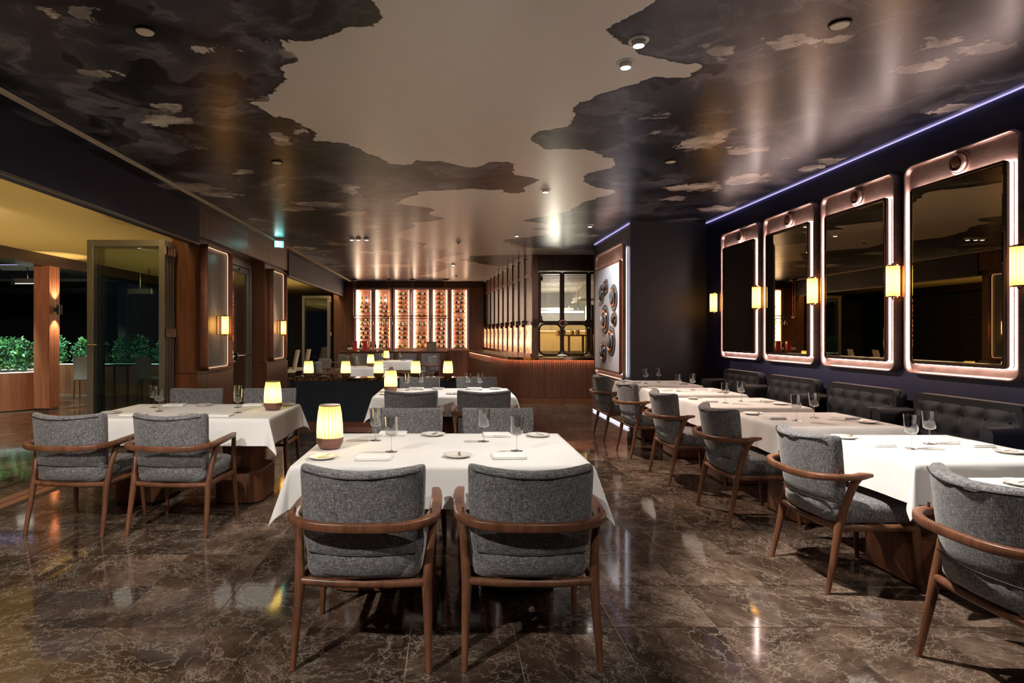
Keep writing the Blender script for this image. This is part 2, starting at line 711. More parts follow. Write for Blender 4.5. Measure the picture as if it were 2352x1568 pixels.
# ================================================================== STRUCTURE
# ---- ceiling with the painted ink clouds
def poly_sdf(P, X, Y):
    P = np.array(P)
    d2 = np.full(X.shape, 1e9)
    inside = np.zeros(X.shape, bool)
    n = len(P)
    for i in range(n):
        a, b = P[i], P[(i + 1) % n]
        ex, ey = b - a
        L = ex * ex + ey * ey + 1e-12
        t = np.clip(((X - a[0]) * ex + (Y - a[1]) * ey) / L, 0, 1)
        d2 = np.minimum(d2, (X - a[0] - t * ex) ** 2 + (Y - a[1] - t * ey) ** 2)
        c = ((a[1] > Y) != (b[1] > Y))
        with np.errstate(divide='ignore', invalid='ignore'):
            xi = (b[0] - a[0]) * (Y - a[1]) / (b[1] - a[1] + 1e-12) + a[0]
        inside ^= c & (X < xi)
    d = np.sqrt(d2)
    return np.where(inside, -d, d)


def cp(pts):
    return [G(x, y, H) for x, y in pts]


left_edge = [(837, 0), (862, 46), (852, 58), (796, 64), (765, 77), (730, 89), (694, 93), (642, 89), (660, 104), (681, 135), (676, 145), (628, 149),
             (643, 170), (641, 190), (626, 210), (612, 230), (570, 234), (590, 242), (628, 263), (668, 265), (709, 293), (732, 304), (724, 321),
             (781, 327), (816, 342), (862, 362), (898, 378), (946, 377), (955, 368), (1020, 372), (1092, 383), (1122, 371), (1165, 370),
             (1190, 398), (1230, 412), (1201, 440), (1173, 443), (1143, 436), (1041, 434), (969, 439), (939, 451), (903, 469), (990, 475),
             (1003, 483), (985, 491), (1031, 502), (1000, 508), (949, 511), (954, 520), (923, 531), (908, 546), (980, 559), (969, 569),
             (1036, 577), (1066, 583), (1036, 588), (985, 597), (1050, 608), (1010, 622), (960, 634), (1040, 640)]
right_edge = [(1503, 0), (1436, 36), (1390, 69), (1441, 92), (1472, 120), (1510, 131), (1574, 152), (1602, 145), (1614, 151), (1574, 178),
              (1503, 178), (1436, 197), (1375, 220), (1319, 250), (1298, 278), (1308, 291), (1242, 304), (1214, 322), (1242, 345), (1344, 345),
              (1400, 363), (1413, 378), (1354, 399), (1337, 416), (1380, 432), (1413, 442), (1344, 462), (1303, 485), (1201, 506), (1278, 519),
              (1216, 526), (1293, 532), (1155, 552), (1201, 568), (1329, 572), (1380, 566)]
Lp = [(-3.5, 2.0), (cp([(837, 0)])[0][0] + .1, 2.0)] + cp(left_edge) + [(-.4, 19.8), (-3.5, 19.8)]
Rp = [(4.1, 2.0), (1.2, 2.0)] + cp(right_edge) + [(2.6, 12.0), (4.1, 12.0)]
Bp = cp([(1058, 597), (1082, 588), (1130, 586), (1225, 585), (1200, 592), (1180, 602), (1150, 611), (1120, 607)])
isl = [(340, 22, 20, 14), (118, 25, 26, 10), (180, 30, 30, 20), (385, 278, 50, 11), (400, 246, 40, 12), (705, 303, 26, 10), (655, 118, 26, 22), (600, 228, 22, 6),
       (500, 118, 50, 8), (225, 168, 30, 8), (803, 432, 20, 14), (642, 426, 16, 5), (425, 430, 75, 10), (505, 447, 36, 6), (650, 318, 22, 10), (455, 340, 26, 8),
       (560, 395, 30, 8), (740, 470, 60, 8), (800, 490, 40, 6), (590, 505, 26, 4), (700, 570, 30, 4), (850, 520, 30, 5), (880, 580, 50, 5),
       (690, 480, 36, 6), (770, 560, 25, 4), (900, 610, 60, 4),
       (1810, 95, 14, 12), (1850, 92, 34, 5), (2105, 98, 24, 9), (2125, 150, 46, 18), (2235, 105, 80, 14), (1505, 267, 34, 10), (1510, 304, 18, 7),
       (1615, 328, 40, 22), (1805, 372, 14, 7), (1860, 385, 34, 10), (1600, 430, 60, 9), (1720, 412, 55, 14), (1900, 370, 30, 8),
       (2190, 250, 40, 10), (1650, 480, 40, 8), (1550, 455, 40, 6), (1430, 545, 40, 4), (1345, 540, 30, 4), (1690, 345, 40, 8), (1640, 120, 60, 10)]
nx, ny = 180, 420
xs = np.linspace(-3.40, 3.90, nx)
ys = np.linspace(-2.6, YB, ny)
XX, YY = np.meshgrid(xs, ys)
sd = np.minimum(np.minimum(poly_sdf(Lp, XX, YY), poly_sdf(Rp, XX, YY)), poly_sdf(Bp, XX, YY))
sd = np.where(YY < 2.2, np.minimum(sd, np.abs(XX * .9) * -1 + .9), sd)
il = np.full(XX.shape, 9.0)
for px, py, rx, ry in isl:
    cx, cy = G(px, py, H)
    ax = rx / FPX * cy
    ay = abs(G(px, py + ry, H)[1] - G(px, py - ry, H)[1]) / 2
    q = np.sqrt(((XX - cx) / ax) ** 2 + ((YY - cy) / ay) ** 2)
    e = (q - 1) * min(ax, ay) * 1.1
    il = np.minimum(il, e)
vs = np.stack([XX.ravel(), YY.ravel(), np.full(XX.size, H)], 1)
ii = np.arange(ny - 1)[:, None] * nx + np.arange(nx - 1)[None, :]
fs = np.stack([ii, ii + nx, ii + nx + 1, ii + 1], -1).reshape(-1, 4)
me = bpy.data.meshes.new('ceiling')
me.from_pydata(vs.tolist(), [], fs.tolist())
at = me.attributes.new('edge', 'FLOAT', 'POINT')
at.data.foreach_set('value', sd.ravel().astype(np.float32))
at = me.attributes.new('isle', 'FLOAT', 'POINT')
at.data.foreach_set('value', il.ravel().astype(np.float32))
me.materials.append(MAT['ceiling_mural'])
ceiling = struct('ceiling', me, 'pale ceiling painted with dark ink clouds')
struct('roof', box(-3.45, 3.95, -2.7, YB + .3, H + .06, H + .2).mesh('roof', 'dark_wall', 0))

# ---- floor: tiles laid on a slab
TS, TX0, TY0 = .4885, -1.1545, 2.948
slab = struct('floor', box(-24, XR + .1, -2.7, 27, -.12, -.004).mesh('floor', 'grout', 0), 'polished brown marble tile floor')
g = .0026
hh = TS / 2 - g
tile_me = GM().add([(-hh, -hh, 0), (hh, -hh, 0), (hh, hh, 0), (-hh, hh, 0), (-hh, -hh, -.004), (hh, -hh, -.004), (hh, hh, -.004), (-hh, hh, -.004)],
                   [(0, 1, 2, 3), (0, 4, 5, 1), (1, 5, 6, 2), (2, 6, 7, 3), (3, 7, 4, 0)]).mesh('tile', 'marble_tile', 0)
cells = []
i0, i1 = int((-3.72 - TX0) / TS) - 1, int((XR - TX0) / TS) + 1
for i in range(-6, i1 + 1):
    for j in range(-12, 36):
        cx, cy = TX0 + (i + .5) * TS, TY0 + (j + .5) * TS
        if cx - TS / 2 > XR or cx + TS / 2 < -3.62 or cy > YB + .2 or cy < -2.6:
            continue
        px, py = (VX + FPX * cx / cy, VY + FPX * EYE / cy) if cy > .5 else (0, 1e5)
        vis = -150 < px < 2500 and py < 1800
        cells.append((-(1 / cy ** 3) if vis else 0, cx, cy))
cells.sort()
for k, (a, cx, cy) in enumerate(cells[:300]):
    obj('tile', tile_me, slab, (cx, cy, 0))
gm = GM()
for a, cx, cy in cells[300:]:
    gm.add([(cx + sx * hh, cy + sy * hh, 0) for sx, sy in ((-1, -1), (1, -1), (1, 1), (-1, 1))], [(0, 1, 2, 3)])
for i in range(-40, -5):                     # terrace paving
    for j in range(-4, 44):
        cx, cy = TX0 + (i + .5) * TS, TY0 + (j + .5) * TS
        if cx + TS / 2 < -3.95:
            gm.add([(cx + sx * hh, cy + sy * hh, 0) for sx, sy in ((-1, -1), (1, -1), (1, 1), (-1, 1))], [(0, 1, 2, 3)])
o = obj('tile_field', gm.mesh('tile_field', 'marble_tile', 0), slab)
o['kind'] = 'stuff'

# sill with the door tracks along the terrace opening
for n, (a, b) in enumerate(((-3.68, -3.585), (-3.80, -3.70))):
    struct('trim_%d' % (n + 1), box(a, b, -2.6, YB - .3, -.004, .006).mesh('sill', 'track', 0), 'brown metal sill strip of the folding doors')
struct('trim_3', box(-3.585, -3.52, -2.6, YB - .3, -.004, .003).mesh('sill', 'alu_dark', 0))

# ---- walls
struct('wall_right', box(XR, XR + .12, -2.6, 9.3, 0, H + .06).mesh('wall', 'navy_paint', 0), 'navy painted wall behind the mirrors')
YC, XC = 9.12, 2.70
struct('wall_column', box(XC, XR + .12, YC, 11.4, 0, H).mesh('wall', 'navy_column', 0), 'navy column wall that juts into the room')
struct('wall_front', box(-3.4, XR + .1, -2.75, -2.6, 0, H + .06).mesh('wall', 'navy_paint', 0))
struct('wall_back', box(-3.6, 7.5, YB, YB + .2, 0, H + .06).mesh('wall', 'dark_wood', 0), 'dark timber wall carrying the wine display')
struct('baseboard_right', box(XR - .02, XR, -2.6, YC, 0, .1).mesh('bb', 'dark_wood', 0))
# navy beam over the terrace openings
struct('wall_left', box(XL - .17, XL, -2.6, 8.01, 2.585, H).mesh('beam', 'navy_beam', 0), 'navy beam above the open folding doors')
struct('wall_left_far', box(XL - .17, XL, 12.5, YB, 2.60, H).mesh('beam', 'navy_beam', 0), 'navy beam beyond the timber piers')
struct('trim_4', box(XL - .03, XL + .006, -2.6, 8.01, 2.565, 2.585).mesh('t', 'alu', 0), 'thin metal edge under the navy beam')
struct('trim_5', box(XL - .03, XL + .006, 12.5, YB, 2.58, 2.60).mesh('t', 'alu', 0))
# timber piers with fascia
fa = struct('trim_6', box(-3.6, -3.25, 8.01, 12.5, 2.69, H).mesh('fascia', 'panel_wood', 0), 'timber fascia above the piers')
obj('joint', box(-3.252, -3.247, 9.98, 9.985, 2.69, H).mesh('joint', 'copper', 0), fa)
for nm, y0, y1 in (('wall_left_pier', 8.01, 9.32), ('wall_left_pier_far', 11.06, 12.5)):
    p = struct(nm, box(-3.6, -3.30, y0 + .03, y1 - .02, .9, 2.69).mesh('pier', 'panel_wood', 0), 'timber clad pier')
    obj('wainscot', box(-3.6, -3.25, y0, y1, .04, .88).mesh('w', 'panel_wood', 30, .006, 1), p)
    obj('plinth', box(-3.58, -3.265, y0 + .01, y1 - .01, 0, .04).mesh('w', 'dark_wood', 0), p)
    obj('reveal', box(-3.58, -3.27, y0 + .02, y1 - .02, .88, .9).mesh('w', 'dark_wood', 0), p)

# linear air diffuser beside the beam
ad = empty('air_diffuser', (-3.01, 0, H - .001))
tag(ad, 'long cream slotted air diffuser running along the ceiling beside the navy beam', 'air vent')
for k in (-1, 0, 1):
    obj('blade', box(k * .026 - .007, k * .026 + .007, -2.5, YB - .05, -.012, 0).mesh('blade', 'cream', 0), ad)
obj('slot', box(-.034, .034, -2.5, YB - .05, -.004, 0).mesh('slot', 'black', 0), ad)

# light coves
cv = tag(obj('cove_light', box(XR - .024, XR - .008, -2.4, YC - .02, H - .012, H - .004).mesh('cove', 'led_violet', 0)),
         'violet light strip along the top of the mirror wall', 'light strip')
cv = tag(obj('cove_light', box(XC - .024, XC - .008, YC, 11.3, H - .012, H - .004).mesh('cove', 'led_violet', 0)),
         'violet light strip above the porthole panel', 'light strip')
cv = tag(obj('floor_light', box(XC - .035, XC - .002, YC + .05, 11.35, .01, .03).mesh('cove', 'led_floor', 0)),
         'white light strip at the foot of the column wall', 'light strip')
bb = struct('baseboard_column', box(XC - .04, XC - .001, YC + .02, 11.4, .04, .66).mesh('b', 'copper_tray', 0), 'marbled plinth under the porthole panel')

# ================================================================== CEILING FITTINGS
k_sp = Kit('ceiling_speaker', 'speaker')
k_sp.part('grille', GM().lathe([(.0, -.012), (.044, -.012), (.048, -.006), (.048, 0)], 28, cap0=False, cap1=False).mesh('g', 'cream', 40))
k_sp.part('rim', GM().lathe([(.048, 0), (.05, -.010), (.055, -.010), (.056, 0)], 28, cap0=False, cap1=False).mesh('g', 'alu_dark', 40))
for px, py, wh in ((333, 70, 'in the black ink above the table beside the folding doors'), (1929, 55, 'in the brown ink near the mirror wall, away from the column'),
                   (636, 372, 'in the black ink near the exit sign'), (1540, 370, 'in the violet ink in front of the column')):
    x, y = G(px, py, H)
    k_sp.place('round cream speaker disc ' + wh, (x, y, H))

k_dl = Kit('ceiling_spotlight', 'spotlight')
k_dl.part('trim_ring', GM().lathe([(.040, 0), (.040, -.006), (.056, -.008), (.060, 0)], 28, cap0=False, cap1=False).mesh('r', 'white_plastic', 40))
k_dl.part('barrel', GM().lathe([(.034, 0), (.036, -.03), (.030, -.035), (.028, -.02)], 24, cap0=False, cap1=False).mesh('r', 'white_plastic', 40))
k_dl.part('lens', GM().lathe([(.0, -.026), (.028, -.026), (.028, -.02)], 20, cap0=False, cap1=False).mesh('l', 'lens', 40))
WARM = (1, .93, .85)
dl = [  # px, py, label, targets [(xyz, power, angle, blend)]
    (1467, 92, 'round white ceiling spotlight at the tip of the brown ink cloud', [((2.65, 2.8, .4), 400, 68, .5)]),
    (1437, 143, 'smaller tilted white spotlight on the pale ceiling beside the ink cloud', [((-.05, 3.65, .74), 130, 62, .7)]),
    (1253, 435, 'small round spotlight on the pale ceiling past the ink peninsula', [((.0, 7.0, .74), 210, 60, .7), ((2.8, 6.0, .7), 290, 80, .7)]),
    (1187, 538, 'bright spotlight on the pale ceiling near the kitchen corner', [((1.6, 12.4, .9), 130, 90, .8), ((2.8, 8.3, .8), 150, 65, .7)]),
    (1041, 606, 'lone white spotlight on the ceiling behind the divider', [((-.9, 15.5, .8), 160, 100, .8)]),
    (1355, 516, 'small spotlight on the ceiling beside the porthole panel', [((2.6, 10.3, 1.3), 80, 80, .7)]),
]
for px, py, lb, tg in dl:
    x, y = G(px, py, H)
    r = k_dl.place(lb, (x, y, H), group='ceiling spotlights')
    for k, (tp, pw, an, bl) in enumerate(tg):
        spot('beam', r, (x, y, H - .045), tp, pw, an, bl, (1, .80, .66) if tp[0] > 2.7 and tp[1] > 5 else WARM)
for k, px in enumerate((808, 823, 842)):
    x, y = G(px, 547, H)
    r = k_dl.place('one of three small spotlights in a row on the ink ceiling before the wine wall', (x, y, H), group='row of three spotlights')
    spot('beam', r, (x, y, H - .045), ((-2.2, 5.6, .7), (-1.5, 13.5, .7), (-3.2, 10.3, 1.6))[k], (120, 130, 60)[k], (50, 80, 70)[k], .7, WARM)
# unseen spotlights added out of view; the first follows from the chair shadows
for x, y, tp, pw, an in ((-2.2, .4, (-1.25, 3.6, .3), 300, 62), (1.08, .3, (1.2, 2.4, .2), 70, 75), (-1.1, -1.2, (-2.3, 5.2, .7), 90, 40), (-1.6, 2.4, (-2.3, 5.1, .7), 150, 60)):
    r = k_dl.place('unseen white ceiling spotlight over the front of the room', (x, y, H), group='unseen ceiling spotlights at the front of the room')
    spot('beam', r, (x, y, H - .045), tp, pw, an, .5, WARM)

k_sm = Kit('smoke_detector', 'detector')
k_sm.part('base', GM().lathe([(.05, 0), (.05, -.015), (.03, -.03)], 20).mesh('b', 'white_plastic', 40))
k_sm.part('sensor', GM().lathe([(.02, -.03), (.02, -.045), (.012, -.05)], 16).mesh('b', 'alu_dark', 40))
for px, py, wh in ((1053, 553, 'beside the bright spotlight'), (1048, 632, 'in front of the wine wall')):
    x, y = G(px, py, H)
    k_sm.place('small white smoke detector on the pale ceiling ' + wh, (x, y, H))

# exit sign
x, y = G(641, 547, H)
ex = tag(empty('exit_sign', (x, y, H)), 'small lit green and white exit sign hanging from the ceiling by the timber fascia', 'exit sign')
ex.rotation_euler = (0, 0, .5)
obj('housing', box(-.075, .075, -.014, .014, -.05, -.012).mesh('h', 'white_plastic', 20, .004, 1), ex)
sg = obj('face', box(-.075, .075, -.006, .006, -.155, -.05).mesh('f', 'sign_green', 0), ex)
gm = GM()
gm.box(-.07, -.012, -.0085, -.006, -.148, -.057)
gm.lathe([(.009, -.001), (.009, .001)], 12, (.02, -.0075, -.072))
gm.tube([(.02, -.0075, -.082), (.012, -.0075, -.108)], .006, 6)
gm.tube([(.012, -.0075, -.108), (.03, -.0075, -.12), (.026, -.0075, -.142)], .005, 6)
gm.tube([(.012, -.0075, -.108), (-.002, -.0075, -.125), (.006, -.0075, -.142)], .005, 6)
gm.tube([(.02, -.0075, -.085), (.04, -.0075, -.095)], .004, 6)
obj('pictogram', gm.mesh('p', 'sign_white', 0), sg)

# ================================================================== CHAIRS
def superloop(hw, ht, z, yc, bend, n=36, ex=3.6, lift=0.0):
    out = []
    for j in range(n):
        a = 2 * PI * j / n
        c, s = math.cos(a), math.sin(a)
        x = hw * math.copysign(abs(c) ** (2 / ex), c)
        y = ht * math.copysign(abs(s) ** (2 / ex), s)
        out.append((x, yc + y + bend * x * x, z + lift * x * x))
    return out


def chair_kit(full):
    k = Kit('dining_armchair', 'chair')
    # cushions
    g = GM()
    sec = []
    for z, hw, ht, yc in ((.372, .200, .022, -.205), (.380, .222, .042, -.207), (.40, .234, .054, -.211), (.44, .242, .056, -.22), (.478, .246, .052, -.228),
                          (.484, .245, .048, -.2295), (.490, .248, .051, -.231), (.53, .254, .052, -.24), (.60, .259, .050, -.257), (.68, .263, .048, -.275),
                          (.76, .266, .046, -.292), (.80, .267, .045, -.301), (.818, .266, .043, -.304), (.828, .262, .038, -.306), (.834, .252, .028, -.307), (.836, .225, .012, -.307)):
        t_ = min(1, max(0, (z - .5) / .33))
        sec.append(superloop(hw, ht, z, yc, .95 + .5 * t_, 40, 4.6, .26 * t_))
    g.loft(sec)
    bk = k.part('backrest', g.mesh('backrest', 'tweed', 55))
    # piped seams
    def seam(z, hw, ht, yc, lift, bd):
        return [(x * hw, yc - ht - .001 + bd * (x * hw) ** 2, z + lift * (x * hw) ** 2) for x in np.linspace(-.93, .93, 15)]
    for sm_ in (seam(.816, .266, .043, -.304, .26, 1.43), seam(.484, .246, .0495, -.2295, 0, .95)):
        k.part('piping', GM().tube(sm_, .0032, 6).mesh('piping', 'piping_dark', 40), bk)
    g = GM()
    sec = []
    for z, hw, hd, in ((.362, .215, .235), (.372, .238, .258), (.40, .248, .268), (.44, .248, .268), (.462, .242, .262), (.474, .225, .245), (.479, .16, .18)):
        sec.append([(x, y, z) for x, y in rr_loop(hw, hd, .07, 6, 0, .035)])
    g.loft(sec)
    st = k.part('seat', g.mesh('seat', 'tweed', 55))
    g = GM()
    g.tube([(x, y, .462) for x, y in rr_loop(.2455, .2655, .07, 6, 0, .035)] , .003, 6)
    k.part('piping', g.mesh('piping', 'piping_dark', 40), st)
    # back rail and arms: one bent band
    pts, rad, fl = [], [], []
    for t in np.linspace(-90, 90, 25):
        a = math.radians(t)
        s, c = math.sin(a), math.cos(a)
        ex = 2 / 2.9
        pts.append((.302 * math.copysign(abs(s) ** ex, s), -.135 - .222 * abs(c) ** ex, .622 + .010 * abs(s) ** 2))
        wd = .016 + .010 * abs(s) ** 3
        fl.append((wd, .0195 - .003 * abs(s) ** 3))
        rad.append(1.0)
    if full:
        fr = [(.303, -.05, .637), (.302, .04, .641), (.298, .12, .645), (.290, .178, .647)]
        ff = [(.027, .0165), (.026, .0155), (.024, .0145), (.019, .012)]
        pts = [(-x, y, z) for x, y, z in reversed(fr)] + pts + fr
        fl = list(reversed(ff)) + fl + ff
    else:
        fr = [(.303, -.10, .640), (.300, -.045, .645)]
        ff = [(.026, .017), (.017, .009)]
        pts = [(-x, y, z) for x, y, z in reversed(fr)] + pts + fr
        fl = list(reversed(ff)) + fl + ff
    g = GM()
    # superelliptic section so that the band reads as a board with eased edges
    P = [Vector(p) for p in pts]
    loops = []
    for i, p in enumerate(P):
        tg = (P[min(i + 1, len(P) - 1)] - P[max(i - 1, 0)]).normalized()
        u = Vector((0, 0, 1))
        u = (u - tg * u.dot(tg)).normalized()
        r = tg.cross(u)
        l = []
        for j in range(16):
            a = 2 * PI * j / 16
            c, s = math.cos(a), math.sin(a)
            l.append(p + r * fl[i][0] * math.copysign(abs(c) ** .42, c) + u * fl[i][1] * math.copysign(abs(s) ** .42, s))
        loops.append(l)
    g.loft(loops)
    rl = k.part('arm_rail', g.mesh('arm_rail', 'walnut', 50))
    for s in (-1, 1):
        g = GM()
        g.tube([(s * .284, -.272, 0), (s * .278, -.235, .18), (s * .272, -.205, .345), (s * .282, -.172, .48), (s * .297, -.135, .60), (s * .302, -.118, .63)],
               [.0125, .018, .0225, .019, .020, .022], 10)
        k.part('leg', g.mesh('leg', 'walnut', 50))
        g = GM()
        if full:
            g.tube([(s * .282, .252, 0), (s * .274, .236, .18), (s * .268, .222, .345), (s * .278, .195, .50), (s * .292, .168, .63)],
                   [.0125, .017, .0205, .018, .016], 10)
        else:
            g.tube([(s * .268, .255, 0), (s * .258, .240, .18), (s * .250, .232, .345), (s * .247, .230, .372)], [.0125, .017, .021, .012], 10)
        k.part('leg', g.mesh('leg', 'walnut', 50))
        g = GM()
        g.tube([(s * .271, -.205, .350), (s * .268, -.05, .350), (s * (.266 if full else .25), .225, .346)], [.018, .0165, .018], 10, (1, 1.15))
        k.part('side_rail', g.mesh('side_rail', 'walnut', 50))
        g = GM()
        g.tube([(s * .289, -.222, .636), (s * .289, -.222, .670)], .006, 10)
        k.part('peg', g.mesh('peg', 'lamp_copper', 50), rl)
    g = GM()
    g.tube([(-.27, -.206, .350), (-.12, -.222, .347), (.12, -.222, .347), (.27, -.206, .350)], .0165, 10, (1, 1.1))
    k.part('back_rail', g.mesh('back_rail', 'walnut', 50))
    g = GM()
    g.tube([(-.262, .226, .346), (.262, .226, .346)], .0155, 10)
    k.part('front_rail', g.mesh('front_rail', 'walnut', 50))
    return k


k_full, k_half = chair_kit(True), chair_kit(False)

# ================================================================== TABLES
TZ = .74


def cloth_mesh(w, d, drop, seed):
    rnd = random.Random(seed)
    ph = [rnd.uniform(0, 6.28) for _ in range(8)]
    nu, nv = int((w + 2 * drop) / .028), int((d + 2 * drop) / .028)
    us = list(np.linspace(-w / 2 - drop, -w / 2, 10)) + list(np.linspace(-w / 2, w / 2, max(6, nu - 20)))[1:-1] + list(np.linspace(w / 2, w / 2 + drop, 10))
    vv = list(np.linspace(-d / 2 - drop, -d / 2, 10)) + list(np.linspace(-d / 2, d / 2, max(6, nv - 20)))[1:-1] + list(np.linspace(d / 2, d / 2 + drop, 10))
    V = []
    R = .010
    for v in vv:
        for u in us:
            ex, ey = max(abs(u) - w / 2, 0), max(abs(v) - d / 2, 0)
            sx, sy = math.copysign(1, u), math.copysign(1, v)
            r = math.hypot(ex, ey)
            if r < 1e-6:
                z = .0012 * math.sin(5 * u + ph[0]) * math.sin(4 * v + ph[1])
                V.append((u, v, z * 0 + .0))
                continue
            th = math.atan2(ey, ex)
            c = 1 - abs(th - PI / 4) / (PI / 4)
            s_along = v if ey == 0 else u
            wv = .05 * math.sin(7.5 * s_along + ph[2] + sx) + .03 * math.sin(15 * s_along + ph[3] + sy)
            edge_c = max(0, 1 - min(w / 2 - abs(u) if ey > 0 and ex == 0 else 9, d / 2 - abs(v) if ex > 0 and ey == 0 else 9) / .16)
            fl = .085 + (wv if c <= 0 else wv * (1 - c)) + .06 * edge_c * (1 if c <= 0 else 0)
            if c > 0:
                fl = .12 + .26 * math.sin(2 * th) ** 2
            rho = r * fl
            if r < R * 1.6:
                a = r / R
                rho = R * math.sin(a) * .6
                z = -R * (1 - math.cos(a))
            else:
                z = -math.sqrt(max(r * r - rho * rho, 1e-6)) + R * .5
                rho += .006
            V.append((sx * (min(abs(u), w / 2) + rho * math.cos(th)), sy * (min(abs(v), d / 2) + rho * math.sin(th)), z))
    n = len(us)
    F = [(j * n + i, j * n + i + 1, (j + 1) * n + i + 1, (j + 1) * n + i) for j in range(len(vv) - 1) for i in range(n - 1)]
    g = GM().add(V, F)
    m = g.mesh('tablecloth', 'tablecloth', 75)
    return m


def table_kit(w, d, n_ped):
    k = Kit('dining_table', 'table')
    k.part('tabletop', GM().loft([[(x, y, z) for x, y in rr_loop(w / 2 - i, d / 2 - i, .03, 5)] for i, z in ((.012, .700), (.006, .703), (.006, .731), (.010, .734))]).mesh('top', 'walnut', 40))
    xs = [0] if n_ped == 1 else [-.42, .42]
    for x in xs:
        hw = .27 if n_ped == 1 else .20
        g = GM().loft([[(x + a, b, z) for a, b in rr_loop(hw - i, .27 - i, .12, 7)] for i, z in ((.02, 0), (.0, .015), (0, .25), (.012, .268), (.03, .27))])
        k.part('base', g.mesh('base', 'panel_wood', 40))
        g = GM().loft([[(x + a, b, z) for a, b in rr_loop(hw - .07, .2, .1, 7)] for z in (.27, .70)])
        k.part('pedestal', g.mesh('ped', 'panel_wood', 40))
    return k


kt_big, kt_sq = table_kit(1.52, 1.02, 2), table_kit(.88, .88, 1)
cl_big = [cloth_mesh(1.52, 1.02, .215, s) for s in (1, 2, 3)]
cl_sq = [cloth_mesh(.88, .88, .215, s) for s in (5, 6, 7)]

# ---- tableware kits
k_gl = Kit('wine_glass', 'glass')
fo = GM().lathe([(.0, .0), (.034, .0), (.035, .002), (.012, .005), (.0045, .010)], 24, cap0=False, cap1=False)
k_gl.part('foot', fo.mesh('foot', 'stemware', 60))
k_gl.part('stem', GM().lathe([(.0045, .010), (.0032, .02), (.0030, .075), (.005, .087)], 12, cap0=False, cap1=False).mesh('stem', 'stemware', 60))
k_gl.part('bowl', GM().lathe([(.0, .087), (.005, .087), (.020, .090), (.030, .0955), (.0338, .104), (.0365, .150), (.0398, .200), (.0386, .200),
                             (.0353, .150), (.0326, .106), (.029, .0985), (.02, .094), (.0, .092)], 28, cap0=False, cap1=False).mesh('bowl', 'stemware', 60))
k_pl = Kit('side_plate', 'plate')
k_pl.part('dish', GM().lathe([(.0, .002), (.042, .002), (.045, .0), (.047, .003), (.076, .012), (.078, .0145), (.075, .015), (.05, .0075), (.042, .006), (.0, .006)],
                             36, cap0=False, cap1=False).mesh('dish', 'porcelain', 50))
k_kn = Kit('butter_knife', 'knife')
g = GM()
g.loft([[(x, y + t * .5, z) for x, y, z in ((-.0045 - q, 0, .0005), (.0045 + q, 0, .0005), (.0045 + q, 0, .0028), (-.0045 - q, 0, .0028))] for t, q in ((-.11, .001), (-.06, .0015), (-.01, -.0005))])
k_kn.part('handle', g.mesh('handle', 'gold', 30))
g = GM()
g.loft([[(-.002 - b, t, .0010), (.003 + a, t, .0010), (.003 + a, t, .0020), (-.002 - b, t, .0020)] for t, a, b in ((-.005, 0, 0), (.015, .001, .003), (.035, .001, .004), (.05, -.002, .003), (.055, -.003, .0))])
k_kn.part('blade', g.mesh('blade', 'chrome', 30))
g = GM()
g.loft([[(x, y, z) for x, y in rr_loop(hw, hd, .006, 3)] for hw, hd, z in ((.088, .063, 0), (.091, .066, .003), (.091, .066, .0065), (.088, .063, .0085))])
g2 = GM()
g2.loft([[(x + .003, y - .002, z) for x, y in rr_loop(hw, hd, .006, 3)] for hw, hd, z in ((.085, .061, .0085), (.089, .064, .011), (.089, .064, .0145), (.086, .061, .0165))])
k_np = Kit('napkin', 'napkin')
k_np.part('fold', g.mesh('fold', 'napkin', 40))
k_np.part('fold', g2.mesh('fold', 'napkin', 40))

k_lp = Kit('table_lamp', 'lamp')
k_lp.part('base', GM().lathe([(.045, 0), (.060, .004), (.076, .034), (.078, .060), (.074, .066)], 12).mesh('b', 'lamp_copper', 20))
k_lp.part('shade', GM().lathe([(.073, .066), (.0735, .10), (.071, .15), (.066, .20), (.059, .246)], 120, cap0=False, cap1=False, flute=22, amp=.032).mesh('s', 'lamp_shade', 70))
k_lp.part('cap', GM().lathe([(.0, .2465), (.058, .2465), (.060, .249), (.058, .253), (.0, .254)], 32, cap0=False, cap1=False).mesh('c', 'lamp_copper', 40))
k_lp.part('bulb', GM().lathe([(.008, .075), (.018, .095), (.02, .14), (.018, .18), (.006, .198)], 12).mesh('u', 'bulb', 60))


def T(px, py):
    return G(px, py, TZ)


def setting(items, where, gid, c=None, words=None):
    """glasses, plates with knives and napkins given as (kind, x, y); words name the quarters of the table"""
    for it in items:
        kind, x, y = it[:3]
        z = TZ + .0015
        wh = where
        if words:
            wh += ', ' + ', '.join(w_ for w_ in (words[0 if x < c[0] else 1], words[2 if y < c[1] else 3]) if w_)
        if kind == 'g':
            k_gl.place('stemmed wine glass on ' + wh, (x, y, z), random.uniform(0, 6), 'wine glasses on ' + gid)
        elif kind == 'p':
            k_pl.place('white side plate on ' + wh, (x, y, z), 0, 'side plates on ' + gid)
            k_kn.place('gilt butter knife on ' + wh, (x + .012, y + .0, z + .0135), it[3], 'butter knives on ' + gid)
        elif kind == 'n':
            k_np.place('folded white napkin on ' + wh, (x, y, z), it[3], 'napkins on ' + gid)


def table(kit, cloth, x, y, where, rot=0.0):
    kit.place('walnut pedestal table under a white cloth: ' + where, (x, y, 0), rot)
    o = obj('tablecloth', cloth, None, (x, y, TZ), rot)
    tag(o, 'white cloth draped over ' + where, 'tablecloth')


